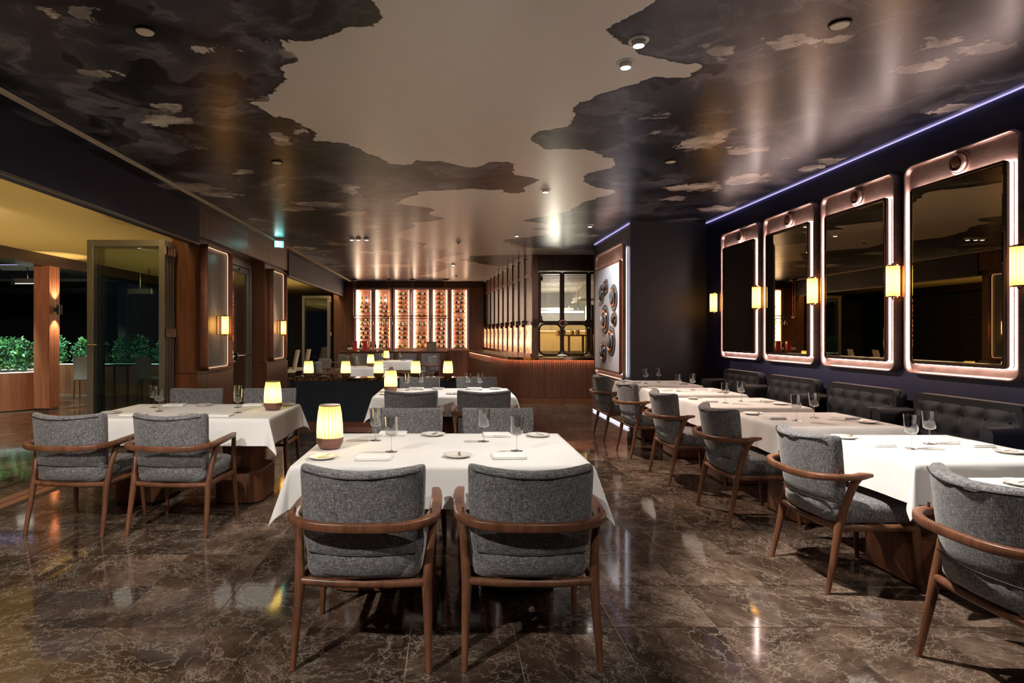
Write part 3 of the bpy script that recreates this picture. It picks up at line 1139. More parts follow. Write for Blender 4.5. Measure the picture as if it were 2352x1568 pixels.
W1 = 'the centre table farthest from the divider'
W2 = 'the centre table beside the divider'
W3 = 'the table by the folding doors'
table(kt_big, cl_big[0], -.03, 3.60, W1)
table(kt_big, cl_big[1], -.04, 7.06, W2)
table(kt_big, cl_big[2], -2.17, 5.34, W3)
for wh, gid, ch in ((W1, W1, [(-.355, 2.83, -.03, 0), (.352, 2.835, .0, 1), (-.305, 4.40, PI, 2), (.375, 4.40, PI + .02, 3)]),
                    (W2, W2, [(-.365, 6.30, .0, 0), (.355, 6.30, .0, 1), (-.37, 7.82, PI, 2), (.37, 7.82, PI, 3)]),
                    (W3, W3, [(-2.65, 4.55, -.085, 4), (-1.93, 4.53, -.085, 5), (-2.57, 6.10, PI, 6), (-1.82, 6.10, PI, 7)])):
    for x, y, r, c in ch:
        side = ('lamp end, aisle side', 'plain end, aisle side', 'lamp end, divider side', 'plain end, divider side',
                'terrace end, aisle side', 'lamp end, aisle side', 'terrace end, pier side', 'lamp end, pier side')[c]
        k_full.place('grey tweed armchair at ' + wh + ', ' + side, (x, y, 0), r, 'full arm chairs')

setting([('g', *T(899, 1038)), ('g', *T(863, 1012)), ('g', *T(1111, 1014)), ('g', *T(1187, 1036)),
         ('p', *T(740, 1053), -.5), ('p', *T(1050, 1049), PI), ('p', *T(995, 1000), -.3), ('p', *T(1236, 1002), .3),
         ('n', *T(858, 1053), 0), ('n', *T(1168, 1050), .05), ('n', *T(902, 998), 0), ('n', *T(1140, 1001), 0)], W1, W1, (-.03, 3.65), ('lamp end', 'plain end', 'aisle side', 'divider side'))
setting([('g', -.483, 7.24), ('g', -.32, 7.35), ('g', .24, 7.35), ('g', .38, 7.30), ('p', -.12, 7.44, .3), ('p', .57, 7.44, -.3), ('p', .05, 6.82, 2.9),
         ('p', -.68, 6.78, 2.7), ('n', -.385, 7.45, 0), ('n', .32, 7.45, 0), ('n', -.35, 6.72, 0), ('n', .40, 6.72, 0)], W2, W2, (-.03, 7.32), ('lamp end', 'plain end', 'aisle side', 'divider side'))
setting([('g', -2.655, 5.56), ('g', -2.48, 5.29), ('g', -1.9, 5.56), ('g', -1.77, 5.19), ('p', -2.26, 5.70, .9), ('p', -2.82, 5.16, 1.2), ('p', -2.11, 5.00, 1.0),
         ('p', -1.5, 5.74, .6), ('n', -2.53, 5.70, .1), ('n', -1.8, 5.72, 0), ('n', -2.56, 5.02, 0), ('n', -1.84, 4.98, 0)], W3, W3, (-2.25, 5.4), ('terrace end', 'lamp end', 'aisle side', 'pier side'))
for x, y, wh in ((-.685, 3.57, 'on ' + W1), (-.657, 7.08, 'on ' + W2), (-1.53, 5.38, 'on ' + W3)):
    k_lp.place('glowing ribbed yellow table lamp with copper base ' + wh, (x, y, TZ + .0015), .1)

# ---- row of wall tables with short-armed chairs and sofas
ROW = [8.38, 7.20, 5.99, 4.78, 3.61, 2.40]
WN = ['next to the column', 'second from the column', 'third from the column', 'fourth from the column', 'fifth from the column', 'sixth from the column']
for k, (y, wn) in enumerate(zip(ROW, WN)):
    wh = 'the wall table ' + wn
    table(kt_sq, cl_sq[k % 3], 2.84, y, wh, 0)
    k_half.place('grey tweed chair with short walnut arms at ' + wh, (2.32, y, 0), -PI / 2, 'short arm chairs along the wall tables')
    z = TZ + .0015
    if k < 5:
        setting([('g', 2.67, y - .06), ('g', 2.90, y + .10)], wh, wh, (2.8, y), ('chair side', 'sofa side', '', ''))
        setting([('p', 2.52, y + .31, 1.9), ('p', 3.13, y - .18, -1.3), ('n', 2.56, y + .08, PI / 2), ('n', 3.13, y + .07, PI / 2)], wh, wh, (2.8, y), ('chair side', 'sofa side', '', ''))
    else:
        setting([('p', 2.52, y + .30, 1.9), ('n', 2.56, y + .06, PI / 2)], wh, wh)

# sofas
def sofa_kit():
    k = Kit('tufted_sofa', 'sofa')
    # local: x along the sofa, front faces -Y, back against +Y
    W = .46
    cols, rows = 5, 3
    def tuft(x, z):
        d = 0
        for i in range(cols):
            for j in range(rows):
                bx, bz = -W + (i + .5) * 2 * W / cols, .50 + (j + .35) * .42 / rows
                r2 = ((x - bx) / .045) ** 2 + ((z - bz) / .045) ** 2
                d += .018 * math.exp(-r2)
        for i in range(1, cols * 2):
            if i % 2:
                bx = -W + i * W / cols
                d += .005 * math.exp(-((x - bx) / .012) ** 2)
        for j in range(rows):
            bz = .50 + (j + .35) * .42 / rows
            d += .004 * math.exp(-((z - bz) / .012) ** 2)
        return d
    nx, nz = 72, 34
    V, F = [], []
    for j in range(nz + 1):
        for i in range(nx + 1):
            u, v = -1 + 2 * i / nx, j / nz
            x, z = u * W, .42 + .53 * v
            ed = max(abs(u) ** 10, v ** 14)
            V.append((x, .02 + .10 * v - .05 * (1 - ed) + tuft(x, z) * (1 - ed), z))
    n = nx + 1
    F = [(j * n + i, j * n + i + 1, (j + 1) * n + i + 1, (j + 1) * n + i) for j in range(nz) for i in range(nx)]
    g = GM().add(V, F)
    g.loft([[(x, y, z + .685) for x, z in rr_loop(W - .0, .265, .06, 6)] for y in (.075, .14, .16)], True, True, True)
    bk = k.part('backrest', g.mesh('backrest', 'leather', 60))
    g = GM()
    g.tube([(x, .115, z + .685) for x, z in rr_loop(W - .004, .262, .06, 6)][0:14], .007, 8)
    k.part('piping', g.mesh('piping', 'piping_orange', 50), bk)
    for i in range(cols):
        for j in range(rows):
            bx, bz = -W + (i + .5) * 2 * W / cols, .50 + (j + .35) * .42 / rows
            v = (bz - .42) / .53
            k.part('button', BUT, bk, (bx, .02 + .10 * v - .05 + tuft(bx, bz) - .002, bz))
    g = GM().loft([[(x, y, z) for x, y in rr_loop(W - i, .22 - i, .05, 5, 0, -.16)] for i, z in ((.03, .20), (.0, .22), (0, .40), (.015, .43), (.06, .44))])
    k.part('seat', g.mesh('seat', 'leather', 50))
    for s in (-1, 1):
        g = GM().loft([[(s * .495 + a * .05, y, b) for a, b in [(math.cos(t), .765 + .055 * 2 * math.sin(t) * .5 if math.sin(t) > 0 else .20 + 0 * t) for t in np.linspace(0, 2 * PI, 24, endpoint=False)]] for y in (-.19, .14)])
        k.part('arm', g.mesh('arm', 'leather', 50, 0))
    for sx in (-.42, .42):
        for sy in (-.32, .08):
            g = GM()
            g.tube([(sx, sy, 0), (sx, sy, .2)], [.012, .02], 8)
            k.part('leg', g.mesh('leg', 'dark_wood', 40))
    return k


BUT = GM().lathe([(.0, -.006), (.009, -.004), (.011, 0), (.009, .004), (.0, .006)], 10, cap0=False, cap1=False).mesh('button', 'leather', 60)
k_so = sofa_kit()
for k, y in enumerate((7.64, 6.54, 5.44, 4.34)):
    k_so.place('dark navy tufted leather sofa under the mirror ' + ('next to the column', 'second from the column', 'third from the column', 'fourth from the column')[k], (3.55, y, 0), -PI / 2,
               'tufted sofas along the mirror wall')

# ================================================================== MIRRORS AND WALL LIGHTS
def mirror_kit():
    k = Kit('lit_mirror', 'mirror')
    hw, hh, r = .52, .85, .085
    g = rr_sweep(hw, hh, r, [(0, 0), (0, .050), (.006, .060), (.014, .060), (.020, .052), (.024, .018), (.2, .018)], cap1=True)
    fr = k.part('frame', g.mesh('frame', 'copper_tray', 40))
    ih, iw = (1.70 - .20 - .085) / 2, hw - .085
    cz = -.85 + .085 + ih
    g = rr_sweep(iw, ih, .03, [(0, .018), (0, .068), (.005, .073), (.020, .073), (.026, .066)], 0, cz, cap1=True)
    bz = k.part('bezel', g.mesh('bezel', 'bronze_dark', 40))
    g = rr_sweep(iw - .027, ih - .027, .012, [(0, .064), (0, .069), (.008, .0705)], 0, cz, cap1=True)
    k.part('mirror_glass', g.mesh('glass', 'bronze_mirror', 0), bz)
    g = rr_sweep(iw + .003, ih + .003, .033, [(0, .026), (0, .046), (.003, .046), (.003, .026)], 0, cz, closed_profile=True)
    k.part('light_strip', g.mesh('strip', 'led_pink', 0), fr)
    # porthole boss on the head of the frame
    def lat(prof, mat, nm):
        g = GM()
        g.loft([[(.0 + rr * math.cos(2 * PI * j / 32), -n, .745 + rr * math.sin(2 * PI * j / 32)) for j in range(32)] for rr, n in prof], True, False, True)
        return g.mesh(nm, mat, 40)
    bo = k.part('porthole', lat([(.088, .018), (.088, .026), (.078, .032), (.072, .026), (.068, .046), (.060, .058), (.050, .058), (.044, .040)], 'copper_tray', 'porthole'))
    k.part('lens', lat([(.042, .038), (.038, .056), (.026, .066), (.012, .070), (.002, .071)], 'copper_frame', 'lens'), bo)
    return k


k_mi = mirror_kit()
for k, y in enumerate((8.00, 6.86, 5.72, 4.58)):
    k_mi.place('tall copper framed mirror edged with pink light, ' + ('next to the column', 'second from the column', 'third from the column', 'fourth from the column')[k], (XR - .002, y, 1.93), -PI / 2, 'lit mirrors on the navy wall')


def sconce_kit():
    k = Kit('wall_sconce', 'wall light')
    bp = k.part('backplate', box(-.03, .03, -.012, 0, -.135, .135).mesh('bp', 'copper', 30, .003, 1))
    for s in (-1, 1):
        g = GM().lathe([(.0, -.006), (.048, -.006), (.050, 0), (.048, .006), (.0, .006)], 28, (0, -.11, s * .131), False, False)
        k.part('cap', g.mesh('cap', 'copper_shiny', 40))
        g = GM().tube([(0, -.008, s * .131), (0, -.065, s * .131)], .005, 8)
        k.part('arm', g.mesh('arm', 'copper_shiny', 40))
        g = GM().lathe([(.012, 0), (.012, s * .006), (.004, s * .014)], 12, (0, -.11, s * .137))
        k.part('finial', g.mesh('fin', 'copper_shiny', 40))
    g = GM().lathe([(.045, -.125), (.045, .125)], 96, (0, -.11, 0), False, False, 14, .07)
    sh = k.part('glass_tube', g.mesh('tube', 'sconce_shade', 70))
    g = GM().lathe([(.008, -.1), (.012, -.09), (.012, .09), (.008, .1)], 10, (0, -.11, 0))
    k.part('bulb', g.mesh('bulb', 'bulb_amber', 60), sh)
    return k


k_sc = sconce_kit()
for k, y in enumerate((8.63, 7.43, 6.29, 5.15, 4.01)):
    k_sc.place('amber fluted glass wall light ' + ('between the column and the first mirror', 'between the first and second mirrors from the column', 'between the second and third mirrors from the column',
               'between the third and fourth mirrors from the column', 'past the fourth mirror from the column')[k], (XR - .001, y, 1.845), -PI / 2, 'wall lights on the mirror wall')

# deep framed grey panels on the timber piers
def pier_kit():
    k = Kit('grey_wall_mirror', 'mirror')
    hw, hh = .48, .85
    g = rr_sweep(hw, hh, .08, [(0, 0), (0, .10), (.006, .108), (.018, .108), (.024, .100), (.026, .03)])
    fr = k.part('frame', g.mesh('f', 'copper_frame', 40))
    g = rr_sweep(hw - .027, hh - .027, .055, [(0, 0), (0, .030), (.004, .032)], cap1=True)
    k.part('panel', g.mesh('p', 'grey_mirror', 40))
    g = rr_sweep(hw - .026, hh - .026, .054, [(0, .036), (0, .044), (.004, .044), (.004, .036)], closed_profile=True)
    k.part('light_strip', g.mesh('l', 'led_pier', 0), fr)
    return k


k_pp = pier_kit()
for k, y in enumerate((8.66, 11.75)):
    wh = ('nearest the folded glass leaves', 'beside the glass door')[k]
    k_pp.place('tall grey mirror in a deep copper frame on the pier ' + wh, (-3.299, y, 1.765), PI / 2)
    k_sc.place('amber fluted glass wall light on the pier ' + wh, (-3.264, y + .06, 1.53), PI / 2)

# porthole panel on the column
def lathe_y(prof, cx, cz, mat, nm, seg=36):
    g = GM()
    g.loft([[(cx + rr * math.cos(2 * PI * j / seg), -n, cz + rr * math.sin(2 * PI * j / seg)) for j in range(seg)] for rr, n in prof], True, False, True)
    return g.mesh(nm, mat, 40)


PY, PZ = 10.10, 1.745
pp = tag(empty('porthole_panel', (XC - .004, PY, PZ), -PI / 2), 'pale blue wall panel with round copper portholes in a lit copper frame', 'wall panel')
hw, hh = .88, 1.05
bk = obj('backing', rr_sweep(hw - .08, hh - .08, .07, [(0, 0), (0, .03)], cap1=True).mesh('b', 'bronze_dark', 30), pp)
obj('halo_strip', rr_sweep(hw - .06, hh - .06, .08, [(0, .006), (0, .024), (.012, .024), (.012, .006)], closed_profile=True).mesh('h', 'led_white', 0), bk)
fr = obj('frame', rr_sweep(hw, hh, .10, [(.06, .03), (0, .03), (0, .07), (.008, .08), (.020, .08), (.028, .07), (.03, .04), (.3, .04)], cap1=True).mesh('f', 'copper_tray', 40), pp)
ih, iw = (2.10 - .26 - .10) / 2, hw - .08
cz = -1.05 + .10 + ih
obj('light_strip', rr_sweep(iw + .003, ih + .003, .05, [(0, .046), (0, .062), (.003, .062), (.003, .046)], 0, cz, closed_profile=True).mesh('s', 'led_pink_soft', 0), fr)
bz = obj('bezel', rr_sweep(iw, ih, .05, [(0, .04), (0, .10), (.006, .108), (.026, .108), (.032, .098)], 0, cz, cap1=True).mesh('z', 'copper_frame', 40), pp)
obj('face', rr_sweep(iw - .033, ih - .033, .02, [(0, .09), (0, .1005)], 0, cz, cap1=True).mesh('p', 'panel_pale', 30), bz)
for px, py, rp in ((1391, 657, 17), (1380.5, 676, 22), (1408, 683, 31), (1388, 733, 33), (1410, 732, 18), (1402, 783, 35), (1385, 808, 25)):
    Y = (XC - .12) * FPX / (px - VX)
    Z = EYE + (VY - py) * Y / FPX
    R = rp * Y / FPX
    lx, lz = PY - Y, Z - PZ
    po = obj('porthole', lathe_y([(R, .1005), (R, .112), (R * .92, .118), (R * .72, .118)], lx, lz, 'bluegrey', 'ph'), pp)
    obj('ring', lathe_y([(R * .74, .116), (R * .72, .135), (R * .64, .142), (R * .52, .135), (R * .5, .12)], lx, lz, 'copper_shiny', 'rg'), po)
    obj('dome', lathe_y([(R * .48, .12), (R * .46, .15), (R * .36, .16), (R * .02, .162)], lx, lz, 'bluegrey', 'dm'), po)

# ================================================================== NAVY DIVIDER WITH LAMPS
DX0, DX1, DY0, DY1 = -2.43, .43, 9.30, 9.62
dv = tag(empty('divider', (0, 0, 0)), 'low navy fluted divider with a dark marble top', 'divider')
dcx, dhw, dcy, dhd = (DX0 + DX1) / 2, (DX1 - DX0) / 2, (DY0 + DY1) / 2, (DY1 - DY0) / 2
obj('core', GM().loft([[(x, y, z) for x, y in rr_loop(dhw - .012, dhd - .012, .12, 7, dcx, dcy)] for z in (.09, .70)]).mesh('core', 'fluted_navy', 40), dv)
obj('kick', GM().loft([[(x, y, z) for x, y in rr_loop(dhw - .03, dhd - .03, .1, 7, dcx, dcy)] for z in (0, .09)]).mesh('kick', 'copper_frame', 40), dv)
obj('marble_top', GM().loft([[(x, y, z) for x, y in rr_loop(dhw + i, dhd + i, .13, 7, dcx, dcy)] for i, z in ((.012, .70), (.02, .706), (.02, .738), (.014, .745))]).mesh('top', 'marble_top', 40), dv)
flute = GM().loft([[(.0115 * math.cos(a), -.011 * max(0, math.sin(a)) , z) for a in np.linspace(0, PI, 7)] for z in (.09, .70)], False, False, False).mesh('flute', 'fluted_navy', 60)
x = DX0 + .13
while x < DX1 - .12:
    obj('flute', flute, dv, (x, DY0 + .012, 0))
    x += .0255
for k, x in enumerate((-2.14, -1.57, -1.066, -.495, .0)):
    k_lp.place('glowing ribbed yellow table lamp on the navy divider, ' + ('at the terrace end', 'second from the terrace end', 'third from the terrace end', 'fourth from the terrace end', 'at the kitchen end')[k],
               (x, 9.46, .7455), .3 * k, 'lamps on the divider')

# ================================================================== BAR, SCREEN AND KITCHEN
def path_bar(off):
    """plan line of the bar front, moved outwards by off"""
    out = []
    d = Vector((1.22 - .62, 12.98 - 18.7)).normalized()      # along the side, towards the camera
    nrm = Vector((d.y, -d.x)) * 1.0
    if nrm.x > 0:
        nrm = -nrm
    c = Vector((1.22, 12.98)) - nrm * .62                     # centre of the corner arc
    a0 = math.atan2(nrm.y, nrm.x)
    out.append(Vector((.62, 18.7)) + nrm * off)
    a1 = -PI / 2
    if a0 > 0:
        a0 -= 2 * PI
    for k in range(13):
        a = a0 + (a1 - a0) * k / 12
        out.append(c + Vector((math.cos(a), math.sin(a))) * (.62 + off))
    out.append(Vector((3.2, c.y - .62 - off)))
    return out


def strip(outer, inner, z0, z1):
    n = len(outer)
    g = GM()
    for i in range(n - 1):
        a, b, c, d = outer[i], outer[i + 1], inner[i + 1], inner[i]
        g.add([(*a, z0), (*b, z0), (*c, z0), (*d, z0), (*a, z1), (*b, z1), (*c, z1), (*d, z1)],
              [(0, 1, 5, 4), (2, 3, 7, 6), (4, 5, 6, 7), (3, 2, 1, 0)])
    return g


bar = tag(empty('bar_counter', (2.0, 13, 0)), 'curved timber bar counter with vertical slats and a lit edge', 'bar counter')


def bpart(n, me, par=None):
    o = obj(n, me, par or bar, (-2.0, -13, 0) if par is None else (0, 0, 0))
    return o


bpart('body', strip(path_bar(-.02), path_bar(-.30), .10, .90).mesh('body', 'bar_wood', 30))
bpart('kick', strip(path_bar(-.012), path_bar(-.28), 0, .13).mesh('kick', 'panel_wood', 30))
tp = bpart('counter_top', strip(path_bar(.035), path_bar(-.58), .905, .94).mesh('top', 'dark_wood', 30))
bpart('edge_trim', strip(path_bar(.04), path_bar(.0352), .882, .938).mesh('edge', 'copper_shiny', 30))
bpart('light_strip', strip(path_bar(.033), path_bar(.012), .896, .9).mesh('led', 'led_copper', 0))
slat = GM().loft([[(-.019, .012, z), (-.019, -.006, z), (-.012, -.012, z), (.012, -.012, z), (.019, -.006, z), (.019, .012, z)] for z in (.13, .885)]).mesh('slat', 'bar_wood', 30)
pb = path_bar(-.012)
run = [pb[i + 1] - pb[i] for i in range(len(pb) - 1)]
acc = 0.0
tot = sum(r.length for r in run)
pos = run[0].length - 1.6
while pos < tot:
    s, i = pos, 0
    while i < len(run) - 1 and s > run[i].length:
        s -= run[i].length
        i += 1
    p = pb[i] + run[i].normalized() * s
    o = obj('slat', slat, bar, (p.x - 2.0, p.y - 13, 0))
    o.rotation_euler = (0, 0, math.atan2(run[i].y, run[i].x))
    pos += .046
# row of drawers on the long side
d = run[0].normalized()
for k in range(9):
    p = pb[0] + d * (.35 + k * .42)
    o = obj('drawer', box(-.195, .195, -.012, .02, .72, .86).mesh('drawer', 'bar_wood', 20, .003, 1) if k == 0 else dmesh, bar, (p.x - 2.0, p.y - 13, 0))
    dmesh = o.data
    o.rotation_euler = (0, 0, math.atan2(d.y, d.x))
    hm = obj('pull', box(-.18, .18, -.022, -.012, .715, .73).mesh('pull', 'copper_shiny', 0) if k == 0 else pmesh, o)
    pmesh = hm.data

# glazed screen standing on the counter: side run of ten bays and a front run
A, B = Vector((1.755, 12.84)), Vector((1.14, 19.40))
sv = (B - A)
L = sv.length
ang = math.atan2(sv.y, sv.x)
scr = tag(empty('glazed_screen', (A.x, A.y, 0), ang), 'tall timber screen of mesh and hammered glass bays on the bar', 'screen')
bw = L / 10
post = box(-.03, .03, -.035, .035, .94, H).mesh('post', 'bar_wood', 20, .006, 1)
hp = box(.03, bw - .03, -.012, .012, 2.68, H - .03).mesh('hp', 'panel_wood', 0)
hr = box(.03, bw - .03, -.025, .025, 2.62, 2.68).mesh('hr', 'copper_frame', 20, .004, 1)
up = box(.03, bw - .03, -.004, .004, 1.66, 2.62).mesh('up', 'mesh_glass', 0)
mr = box(.03, bw - .03, -.02, .02, 1.60, 1.66).mesh('mr', 'bronze_dark', 20, .004, 1)
lp = box(.03, bw - .03, -.005, .005, 1.0, 1.60).mesh('lp', 'painted_glow', 0)
sl = box(.03, bw - .03, -.03, .03, .94, 1.0).mesh('sl', 'copper_shiny', 20, .004, 1)


def knob_mesh(mat, r0, r1, n0, n1, axis=1):
    g = GM()
    g.loft([[(r * math.cos(2 * PI * j / 24), n, r * math.sin(2 * PI * j / 24)) for j in range(24)] for r, n in ((r0, n0), (r1, n0 + (n1 - n0) * .8), (r1 * .9, n1))], True, True, True)
    return g.mesh('knob', mat, 40)


kn = knob_mesh('bronze_dark', .075, .072, .0, .06)
kr = GM().loft([[(r * math.cos(2 * PI * j / 24), n, r * math.sin(2 * PI * j / 24)) for j in range(24)] for r, n in ((.060, .058), (.062, .066), (.052, .066), (.05, .058))], True, False, False).mesh('ring', 'copper_shiny', 40)
for k in range(11):
    if k:
        o = obj('post', post, scr, (k * bw, 0, 0))
        obj('knob', kn, o, (0, .02, 1.63))
        obj('ring', kr, o, (0, .02, 1.63))
    if k < 10:
        obj('head_panel', hp, scr, (k * bw, 0, 0))
        obj('transom', hr, scr, (k * bw, 0, 0))
        obj('mesh_pane', up, scr, (k * bw, 0, 0))
        obj('mid_rail', mr, scr, (k * bw, 0, 0))
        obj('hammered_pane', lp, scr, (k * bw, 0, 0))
        obj('sill', sl, scr, (k * bw, 0, 0))

FY = 12.78
fs_ = tag(empty('kitchen_window', (0, FY, 0)), 'dark bronze framed kitchen window with round bosses above the bar', 'window')
obj('corner_post', box(1.74, 1.87, -.05, .05, .94, H).mesh('cp', 'bar_wood', 20, .008, 1), fs_)
obj('head_panel', box(1.87, 3.5, -.02, .02, 2.72, H - .001).mesh('hd', 'dark_wood', 0), fs_)
bays = [(1.87, 2.365), (2.365, 2.915), (2.915, 3.465)]
for k, (a, b) in enumerate(bays):
    cx, hw = (a + b) / 2, (b - a) / 2
    g = rr_sweep(hw, .53, .05, [(.0, -.02), (.0, .02), (.045, .02), (.045, -.02)], cx, 2.165, closed_profile=True)
    f = obj('upper_frame', g.mesh('uf', 'bronze_dark', 40), fs_)
    obj('pane', box(cx - hw + .04, cx + hw - .04, -.003, .003, 1.68, 2.66).mesh('pn', 'glass_clear', 0), f)
    g = rr_sweep(hw, .335, .13, [(.0, -.02), (.0, .02), (.04, .02), (.04, -.02)], cx, 1.30, closed_profile=True)
    f = obj('lower_frame', g.mesh('lf', 'bronze_dark', 40), fs_)
    obj('pane', box(cx - hw + .035, cx + hw - .035, -.003, .003, 1.0, 1.60).mesh('pn', 'pane_amber', 0), f)
for x in (1.81, 2.365, 2.915):
    m1 = GM().loft([[(r * math.cos(2 * PI * j / 28), -n, r * math.sin(2 * PI * j / 28)) for j in range(28)] for r, n in ((.085, -.03), (.085, .05), (.078, .06))], True, True, True).mesh('boss', 'bronze_dark', 40)
    q = obj('boss', m1, fs_, (x, -.0, 1.635))
    m2 = GM().loft([[(r * math.cos(2 * PI * j / 28), -n, r * math.sin(2 * PI * j / 28)) for j in range(28)] for r, n in ((.068, .058), (.068, .068), (.054, .068), (.052, .058))], True, False, False).mesh('ring', 'copper_shiny', 40)
    obj('ring', m2, q)
obj('sill', box(1.74, 3.5, -.06, .06, .94, .966).mesh('sl', 'marble_top', 0), fs_)

# kitchen room
KZ = 2.69
struct('wall_kitchen', box(1.45, 7.0, 19.45, 19.55, 0, H).mesh('w', 'kitchen_wall', 0), 'pale tiled kitchen wall')
struct('wall_kitchen_side', box(6.6, 6.7, 12.9, 19.45, 0, H).mesh('w', 'kitchen_wall', 0))
struct('wall_kitchen_return', box(3.5, 6.7, 12.74, 12.84, 0, H).mesh('w', 'dark_wood', 0))
kc = struct('ceiling_kitchen', box(1.9, 6.6, 12.90, 19.44, KZ + .27, KZ + .33).mesh('kc', 'alu_dark', 0), 'slatted pale kitchen ceiling')
ksl = box(0, 4.7, 0, .17, -.01, .012).mesh('ks', 'kitchen_slat', 0)
for k in range(18):
    obj('slat', ksl, kc, (1.9, 12.97 + k * .36, KZ - .01))
for x in (2.2, 4.2, 6.2):
    obj('hanger_rail', box(x, x + .04, 12.92, 19.42, KZ + .003, KZ + .03).mesh('hr', 'alu_dark', 0), kc)
hd = tag(empty('extractor_hood', (3.95, 16.0, 0)), 'large pale extractor hood under the slatted kitchen ceiling', 'hood')
obj('canopy', GM().loft([[(x, y, z) for x, y in rr_loop(w_, d_, .02, 2)] for w_, d_, z in ((.62, .5, 2.28), (.62, .5, 2.36), (.42, .35, 2.655))]).mesh('hc', 'kitchen_slat', 30), hd)
obj('lip', GM().loft([[(x, y, z) for x, y in rr_loop(.65, .53, .02, 2)] for z in (2.24, 2.279)]).mesh('hl', 'steel', 30), hd)
fg = tag(empty('tall_refrigerator', (3.65, 15.2, 0)), 'tall dark grey refrigerator in the kitchen', 'refrigerator')
obj('body', box(-.2, .3, -.3, .3, .0, 2.12).mesh('fb', 'alu_dark', 20, .01, 1), fg)
obj('door', box(-.19, .29, -.325, -.302, .1, 2.1).mesh('fd', 'alu_dark', 20, .006, 1), fg)
obj('handle', GM().tube([(-.14, -.36, .9), (-.14, -.33, .9), (-.14, -.36, .92), (-.14, -.36, 1.4)], .012, 8).mesh('fh', 'chrome', 40), fg)
for k, (x0, x1, y, z) in enumerate(((1.95, 3.35, 15.2, 1.955), (2.35, 3.5, 17.2, 2.09))):
    t_ = tag(empty('tube_light', ((x0 + x1) / 2, y, z)), 'long white tube light in the kitchen, ' + ('over the pass', 'in front of the back wall')[k], 'tube light')
    hwid = (x1 - x0) / 2
    obj('tube', GM().tube([(-hwid, 0, 0), (hwid, 0, 0)], .022, 10).mesh('tb', 'tube_white', 40), t_)
    obj('housing', box(-hwid, hwid, -.03, .03, .025, .06).mesh('th', 'white_plastic', 0), t_)
    for s in (-.8, .8):
        obj('hanger', GM().tube([(s * hwid, 0, .06), (s * hwid, 0, KZ + .27 - z)], .005, 6).mesh('hg', 'chrome', 40), t_)
wt = tag(empty('steel_worktable', (2.75, 14.6, 0)), 'stainless steel worktable with an overshelf in the kitchen', 'worktable')
obj('top', box(-.75, .6, -.35, .35, .87, .91).mesh('wt', 'steel', 20, .004, 1), wt)
obj('shelf', box(-.15, .55, -.15, .25, 1.36, 1.40).mesh('ws', 'steel', 20, .004, 1), wt)
for x in (.12, .45):
    obj('shelf_post', box(x - .025, x + .025, .0, .05, .91, 1.36).mesh('wp', 'steel', 0), wt)
for x, y in ((-.7, -.3), (.55, -.3), (-.7, .3), (.55, .3)):
    obj('leg', box(x - .02, x + .02, y - .02, y + .02, 0, .87).mesh('wl', 'steel', 0), wt)
for k, x in enumerate((2.62, 2.75, 2.95, 3.08)):
    pn_ = tag(empty('steel_pot', (x, 14.65, 1.4)), 'steel pot on the kitchen overshelf, %s from the bar corner' % ('first', 'second', 'third', 'fourth')[k], 'pot', 'pots on the overshelf')
    obj('body', GM().lathe([(.045, 0), (.05, .005), (.05, .09 + .02 * (k % 2)), (.046, .09 + .02 * (k % 2)), (.044, .01), (0, .01)], 16, cap1=False).mesh('pb', 'steel', 40), pn_)
    obj('handle', GM().tube([(.05, 0, .07), (.09, 0, .075)], .006, 6).mesh('ph', 'black', 40), pn_)
bl = tag(empty('wall_cabinet', (3.2, 19.25, 0)), 'white kitchen wall cabinets over a lit counter', 'cabinet')
obj('body', box(-1.3, 1.9, -.14, .18, 1.52, 2.05).mesh('cb', 'white_plastic', 20, .005, 1), bl)
for k in range(5):
    obj('door', box(-1.28 + k * .635, -.66 + k * .635, -.16, -.142, 1.54, 2.03).mesh('cd', 'white_plastic', 20, .004, 1), bl)
obj('counter', box(-1.5, 1.9, -.5, .18, .0, .9).mesh('cc', 'steel', 20, .005, 1), bl)
obj('under_light', box(-1.2, 1.8, -.1, -.06, 1.50, 1.518).mesh('cu', 'heat_lamp', 0), bl)
hl = tag(empty('heat_lamp', (2.0, 13.3, 0)), 'black heat lamp hanging on a cord behind the kitchen window', 'lamp')
obj('canopy', box(-.04, .04, -.04, .04, 2.56, 2.66).mesh('h1', 'black', 20, .004, 1), hl)
obj('cord', GM().tube([(0, 0, 2.56), (0, 0, 1.78)], .009, 8).mesh('h3', 'black', 40), hl)
obj('shade', GM().lathe([(.035, 1.80), (.04, 1.72), (.10, 1.66), (.09, 1.665), (.03, 1.73)], 20, cap0=False, cap1=False).mesh('h4', 'copper', 40), hl)
for k, (x, y, z, e_) in enumerate(((2.7, 15.2, 1.9, 30), (3.0, 17.2, 2.03, 35), (4.6, 16.5, 2.6, 30))):
    al = bpy.data.lights.new('kitchen_light', 'POINT')
    al.energy = e_; al.color = (1, .9, .72); al.shadow_soft_size = .25
    ao = bpy.data.objects.new('kitchen_light', al); COL.objects.link(ao); ao.location = (x, y, z); ao.parent = kc

